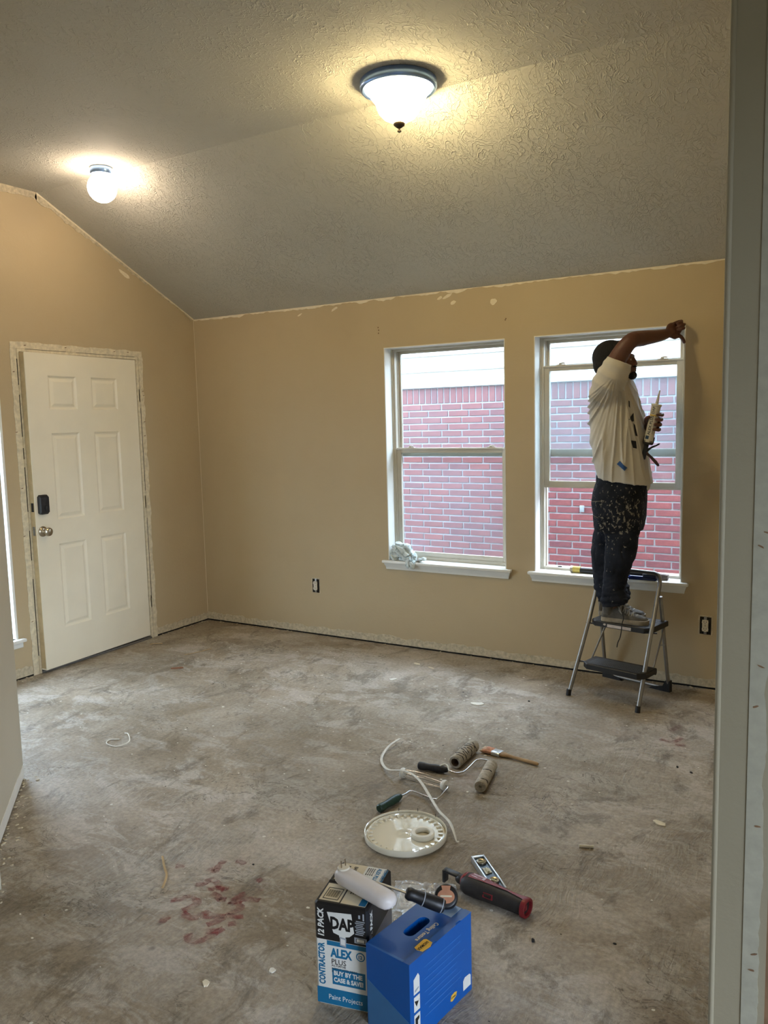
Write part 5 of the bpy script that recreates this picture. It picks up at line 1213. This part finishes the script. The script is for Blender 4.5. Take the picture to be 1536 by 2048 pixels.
# ---- things lying on the two boxes
pg = thing('plug_in_unit', 'white rounded plug-in unit with two prongs lying across the caulk case', 'electrical unit', (3.40, -3.04, DH))
a, b = V((3.318, -3.020, DH+.026)), V((3.478, -3.058, DH+.024)); x = (b-a).normalized(); y = V((-x.y, x.x, 0)).normalized(); L = (b-a).length
Mg2 = Mframe(a, x, y); mb = MB(); R = []
for t_, s in [(-.026, .25), (-.022, .60), (-.014, .86), (0, 1), (.03, 1.0), (L*.5, 1.0), (L-.01, 1.0), (L+.006, .93), (L+.015, .72), (L+.021, .42), (L+.023, .15)]:
    R.append([Mg2 @ V((t_, .0265*s*(abs(cos(q))**.75)*(1 if cos(q) > 0 else -1), .0215*s*(abs(sin(q))**.75)*(1 if sin(q) > 0 else -1)+.0)) for q in [2*pi*k/28 for k in range(28)]])
mb.rings(R); build('housing', mb, plain('white_satin_plastic', sr(216, 210, 208), .4, var=.02, vscale=40, bump=.1, bscale=300), pg, smooth=60)
mb = MB(); mb.lathe([(.017, .014), (.017, .023), (.015, .025), (.002, .025)], Mg2 @ Matrix.Translation((-.004, .002, 0)), 24); build('plug_base', mb, M_outlet, pg)
for s in (-1, 1):
    mb = MB(); mb.tube([Mg2 @ V((-.004, s*.0075+.002, .024)), Mg2 @ V((-.006, s*.0075+.002, .044))], .0024, 8, flat=.6); build('prong', mb, M_nickel, pg)
sc = thing('scraper', 'scraper tool with steel shaft and thick black ribbed handle lying across both boxes', 'hand tool', (3.50, -2.96, BH))
p0, p1, p2 = V((3.385, -2.975, DH+.006)), V((3.489, -2.972, DH+.000)), V((3.584, -2.920, BH+.026)); hd = (p2-p1).normalized()
mb = MB(); mb.tube([p0, p0.lerp(p1, .5), p1+hd*.01], [.0042, .0042, .0045], 8, flat=.6); mb.tube([p0+V((-.02, 0, 0)), p0], [.006, .0042], 8, flat=.3); build('shaft', mb, M_steel, sc)
mb = MB(); mb.tube([p1+hd*t_ for t_ in (-.003, 0, .008, .018, .034, .055, .080, .100, .106)], [.012, .015, .0175, .0155, .0165, .0185, .0195, .0190, .016], 24); hb = build('handle', mb, M_black, sc)
for t_ in (.045, .098):
    mb = MB(); mb.tube([p1+hd*t_, p1+hd*(t_+.0022)], .0196, 24); build('grip_ring', mb, M_silver, hb)
tp = thing('tape_measure', 'round black tape measure with copper-coloured disc, behind the scraper handle', 'tape measure', (3.555, -2.862, BH))
cc = V((3.557, -2.874, BH+.024)); vw = V((.30, -.62, .72)).normalized(); xx = V((0, 0, 1)).cross(vw).normalized(); yy = vw.cross(xx); Mtm = Matrix(((xx.x, yy.x, vw.x, cc.x), (xx.y, yy.y, vw.y, cc.y), (xx.z, yy.z, vw.z, cc.z), (0, 0, 0, 1)))
mb = MB(); mb.lathe([(.024, -.016), (.030, -.013), (.0325, -.006), (.0325, .006), (.030, .012), (.026, .014), (.002, .014)], Mtm, 40); tb = build('case', mb, M_black, tp)
mb = MB(); mb.prism([(.0235*cos(q), .0185*sin(q)-.002) for q in [2*pi*k/40 for k in range(40)]], .0142, .0150, Mtm); mb.prism([(-.010, .012), (.010, .012), (.013, .026), (-.013, .026)], .0142, .0149, Mtm); build('copper_disc', mb, plain('copper_sticker', sr(198, 142, 112), .35, .2), tb, smooth=0)
mb = MB(); mb.box((-.016, -.004, .0151), (.016, .0005, .0155), M=Mtm); build('disc_stripe', mb, M_cream, tb, smooth=0)

# ---- crumpled clear bag with white contents behind the boxes
def bag():
    t = NT('crinkled_clear_film'); t.t.nodes.remove(t.p); co = t.coord()
    nb = t.bump(t.noise(co, 36, 4, .6, .8), 1.0, .012)
    gl = t.n('ShaderNodeBsdfGlossy'); gl.inputs['Roughness'].default_value = .08; t.l(nb, gl.inputs['Normal']); tr = t.n('ShaderNodeBsdfTransparent'); tr.inputs[0].default_value = (.93, .94, .95, 1)
    df = t.n('ShaderNodeBsdfDiffuse'); df.inputs[0].default_value = (.85, .86, .88, 1); t.l(nb, df.inputs['Normal'])
    m1 = t.n('ShaderNodeMixShader'); m1.inputs[0].default_value = .22; t.l(tr.outputs[0], m1.inputs[1]); t.l(df.outputs[0], m1.inputs[2])
    m2 = t.n('ShaderNodeMixShader'); m2.inputs[0].default_value = .30; t.l(m1.outputs[0], m2.inputs[1]); t.l(gl.outputs[0], m2.inputs[2]); t.l(m2.outputs[0], t.out.inputs[0]); film = t.m
    root = thing('plastic_bag', 'crumpled clear plastic bag with white contents behind the two boxes', 'bag', (3.36, -2.66, 0))
    n, m = 46, 60; mb = MB(); Mbx = Mframe((3.285, -2.545, 0), V((.36, -.93, 0)), V((.93, .36, 0)))
    G = []
    for i in range(n+1):
        row = []
        for j in range(m+1):
            x = -.06+.36*i/n; y = -.085+.21*j/m; e = min(1, 5*min(i/n, 1-i/n))*min(1, 5*min(j/m, 1-j/m)); q = V((x*16, y*16, 0))
            z = .004+e*(.030+.030*(.5-abs(noise.noise(q)))+.012*noise.noise(q*2.7))+.003*noise.noise(q*6)*e; xx_ = x+.010*noise.noise(q+V((7, 0, 0))); yy_ = y+.010*noise.noise(q+V((0, 9, 0)))
            row.append(Mbx @ V((xx_, yy_, max(.002, z))))
        G.append(row)
    mb.rings(G, cap=False, closed=False); build('film', mb, film, root, smooth=180)
    mb = MB(); mb.box((-.020, -.055, .003), (.115, .015, .020), M=Mbx, bev=.006); mb.box((.12, -.03, .003), (.22, .04, .022), M=Mbx, bev=.005); mb.ball(Mbx @ V((.06, .05, .012)), (.045, .02, .010)); build('contents', mb, M_white, root)
    mb = MB(); mb.prism([(.030, -.030), (.050, -.036), (.060, -.026), (.052, -.014), (.036, -.016)], .0205, .0212, Mbx); mb.prism([(.066, -.030), (.074, -.020), (.068, -.008), (.062, -.018)], .0205, .0212, Mbx); build('red_print', mb, plain('red_label_ink', sr(196, 60, 50), .5), root, smooth=0)
bag()

# ================================================================== MARKS AND DEBRIS ON THE SLAB
MARKSETS = [('spray_paint_mark', [[(2.562, -2.765), (2.594, -2.767), (2.583, -2.734), (2.576, -2.699)], [(2.617, -2.683), (2.64, -2.675), (2.656, -2.686)], [(2.593, -2.863), (2.614, -2.847), (2.617, -2.818), (2.643, -2.814), (2.685, -2.835), (2.711, -2.825)], [(2.651, -2.862), (2.677, -2.839), (2.708, -2.84)], [(2.679, -2.873), (2.705, -2.876), (2.734, -2.889), (2.729, -2.871)], [(2.78, -2.818), (2.768, -2.85), (2.775, -2.887), (2.782, -2.867), (2.813, -2.838), (2.847, -2.828)], [(2.787, -2.873), (2.818, -2.889), (2.818, -2.908), (2.808, -2.937), (2.839, -2.932), (2.855, -2.92)], [(2.585, -2.97), (2.61, -2.948), (2.625, -2.927), (2.673, -2.934), (2.671, -2.968), (2.661, -2.993)], [(2.668, -3.001), (2.711, -3.009), (2.728, -2.992), (2.74, -2.951)], [(2.743, -2.984), (2.798, -2.954), (2.801, -2.976), (2.784, -3.011)], [(2.651, -3.072), (2.642, -3.054), (2.646, -3.036)], [(2.764, -3.07), (2.787, -3.094), (2.816, -3.085), (2.831, -3.055), (2.837, -3.016), (2.843, -2.998)], [(2.804, -3.038), (2.837, -3.016)], [(2.84, -2.977), (2.858, -2.96)], [(2.766, -2.747), (2.776, -2.724)], [(2.804, -2.784), (2.809, -2.772)], [(2.449, -2.811), (2.475, -2.792)]], .0006), ('faint_paint_mark', [[(3.713, -0.859), (3.773, -0.869), (3.806, -0.797)], [(3.735, -0.734), (3.77, -0.642)], [(3.791, -0.9), (3.838, -0.889)]], .0006)]
def paint_marks():
    t = NT('worn_red_spray_paint'); co = t.coord(); n = t.noise(co, 42, 5, .75, .4)
    t.t.nodes.remove(t.p); df = t.n('ShaderNodeBsdfDiffuse'); df.inputs[0].default_value = sr(158, 76, 80); tr = t.n('ShaderNodeBsdfTransparent'); m = t.n('ShaderNodeMixShader')
    t.l(t.ramp(n, [(.36, .0), (.66, .62)]), m.inputs[0]); t.l(tr.outputs[0], m.inputs[1]); t.l(df.outputs[0], m.inputs[2]); t.l(m.outputs[0], t.out.inputs[0])
    for name, strokes, z in MARKSETS:
        mb = MB()
        for k, st_ in enumerate(strokes):
            c = curve([(x, y, 0) for x, y in st_], 6); L = []; Rr = []
            for i, p in enumerate(c):
                a = c[max(0, i-1)]; b = c[min(len(c)-1, i+1)]; d = (b-a).normalized(); s = V((-d.y, d.x, 0)); w_ = .013*(1+.35*noise.noise(V((i*.5, k*3, 0))))
                L.append(p+s*w_+V((0, 0, z+.00008*k))); Rr.append(p-s*w_+V((0, 0, z+.00008*k)))
            mb.rings([L, Rr], cap=False, closed=False)
        build(name, mb, t.m, floor, smooth=0, label='worn red spray paint scribble on the slab')
paint_marks()

M_flake = plain('white_paint_flake', sr(226, 222, 210), .7); M_tan = plain('splintered_wood', sr(186, 160, 118), .8); M_crumb = plain('black_crumb', sr(26, 24, 24), .8); M_rust = plain('reddish_wood_chip', sr(134, 92, 66), .85)
def flake(x, y, rx, ry, ang, mat, seed, name, label, cat, group=None, h=.0022):
    mb = MB(); R = [[], []]; n = 14
    for k in range(n):
        a = 2*pi*k/n; q = 1+.55*noise.noise(V((cos(a)*1.4, sin(a)*1.4, seed*3.3))); px, py = rx*q*cos(a), ry*q*sin(a)
        X = x+px*cos(ang)-py*sin(ang); Y = y+px*sin(ang)+py*cos(ang); c = .004*noise.noise(V((X*40, Y*40, seed)))
        R[0].append(V((X, Y, .0006))); R[1].append(V((X, Y, .0006+h+max(0, c))))
    mb.rings(R); return build(name, mb, mat, smooth=0, label=label, cat=cat, group=group)
flake(2.727, -.811, .042, .020, .1, M_flake, 1, 'paper_scrap', 'white torn scrap on the bright floor left of the step stool', 'scrap')
flake(2.100, -.650, .026, .014, .6, M_flake, 2, 'paper_scrap', 'small white scrap on the bright floor below the left window', 'scrap')
flake(2.085, -.310, .030, .012, -.3, M_caulk, 3, 'paper_scrap', 'cream torn scrap close to the wall under the left window', 'scrap')
flake(2.205, -.345, .030, .006, -.4, M_caulk, 4, 'paper_scrap', 'thin cream sliver close to the wall under the left window', 'scrap')
flake(3.885, -1.700, .030, .014, -.3, M_caulk, 5, 'paper_scrap', 'cream flake on the floor at the right near the pillar', 'scrap', h=.004)
flake(.733, -1.080, .040, .012, .75, M_rust, 6, 'wood_chip', 'reddish brown wood chip on the floor in front of the door', 'wood chip', h=.006)
flake(2.969, -3.214, .014, .008, 2.2, M_caulk, 7, 'plaster_chip', 'pale triangular chip left of the caulk case at the bottom', 'chip', h=.004)
flake(3.100, -3.080, .010, .008, 1.2, M_flake, 8, 'plaster_chip', 'small white chip on the floor close to the left side of the caulk case', 'chip', h=.003)
mb = MB(); mb.tube([(3.672, -2.012, .0065), (3.716, -1.994, .0065)], .0055, 10); mb.tube([(3.668, -2.014, .0065), (3.676, -2.010, .0065)], .0066, 10); build('wall_anchor', mb, M_flake, label='short white plastic wall anchor on the open floor', cat='anchor')
for pts, lab, r in ((([.138, -.755, .005], [.165, -.735, .009], [.202, -.696, .005]), 'pale bent splinter on the floor near the door hinge side', .006), (([.560, -.840, .004], [.594, -.760, .005], [.622, -.640, .004]), 'long thin pale splinter in the far left floor area', .004), (([2.361, -2.789, .005], [2.425, -2.842, .009], [2.470, -2.875, .006], [2.511, -2.934, .004]), 'long bent pale splinter left of the red scribble', .0045)):
    mb = MB(); mb.tube(curve(pts, 4), r, 6, flat=.4); build('wood_splinter', mb, M_tan, label=lab, cat='splinter', smooth=0)
mb = MB(); mb.tube(curve([(1.30, -2.02, .004), (1.36, -2.05, .02), (1.42, -2.10, .010), (1.40, -2.16, .004), (1.33, -2.16, .004), (1.30, -2.12, .004), (1.34, -2.09, .004)], 6), .0028, 6)
build('caulk_curl', mb, M_flake, label='thin curled strand of dried caulk on the left floor area', cat='strand')
for (x, y, lab) in ((2.968, -.647, 'black crumb on the bright floor left of the step stool'), (3.849, -1.151, 'larger black crumb on the far right floor'), (3.912, -1.182, 'black crumb nearest the pillar on the far right floor'), (3.707, -2.598, 'black crumb on the floor right of the blue box')):
    flake(x, y, .0065, .0045, x*3, M_crumb, x*5, 'black_crumb', lab, 'crumb', h=.004)
rnd = random.Random(11)
def specks(name, mat, n, r0, r1, region, seed, label):
    rn = random.Random(seed); mb = MB()
    for i in range(n):
        x = rn.uniform(region[0], region[1]); y = rn.uniform(region[2], region[3])
        if (x < 1.7 and y < -2.2): continue
        if 3.2 < x < 3.7 and -3.3 < y < -2.75: continue
        if (x-3.07)**2+(y+2.24)**2 < .03: continue
        r = rn.uniform(r0, r1)*(1.4 if rn.random() < .15 else .8); a0 = rn.random()*6; e = rn.uniform(.5, 1)
        P = [(x+r*cos(a0+2*pi*k/6)*rn.uniform(.7, 1.2), y+r*e*sin(a0+2*pi*k/6)*rn.uniform(.7, 1.2)) for k in range(6)]
        mb.rings([[V((a, b, .0004)) for a, b in P], [V((a, b, .0014)) for a, b in P]])
    o = build(name, mb, mat, floor, smooth=0, kind='stuff', label=label)
specks('paint_speck', M_flake, 260, .0022, .006, (.3, 4.2, -3.4, -.25), 3, 'scattered white paint specks')
specks('paint_speck', M_flake, 90, .003, .007, (1.6, 2.9, -1.6, -.6), 4, 'scattered white paint specks')
specks('dirt_crumb', M_crumb, 90, .0016, .0045, (.3, 4.2, -3.4, -.1), 5, 'scattered dark crumbs')
# rubble along the foot of the walls
rn = random.Random(21); mb = MB()
def rubble(p0, p1, nrm, n, spread):
    p0, p1, nrm = V(p0), V(p1), V(nrm)
    for i in range(n):
        t_ = rn.random(); p = p0.lerp(p1, t_)+nrm*(.004+spread*rn.random()**2); s = rn.uniform(.0015, .007)
        mb.ball(p+V((0, 0, s*.35)), (s*rn.uniform(.7, 1.8), s*rn.uniform(.7, 1.3), s*.45), Matrix.Rotation(rn.random()*3, 4, 'Z'), seg=6)
rubble((0.02, 0, 0), (4.2, 0, 0), (0, -1, 0), 120, .05); rubble((0, -.02, 0), (0, -.55, 0), (1, 0, 0), 40, .05); rubble((0, -1.6, 0), (0, -2.5, 0), (1, 0, 0), 60, .09); rubble((PX, PY, 0), tuple(E1), tuple(pn), 90, .07); rubble((3.3, 0, 0), (4.1, 0, 0), (0, -1, 0), 60, .10)
build('plaster_rubble', mb, M_strip, floor, smooth=0, kind='stuff', label='plaster crumbs along the foot of the walls')
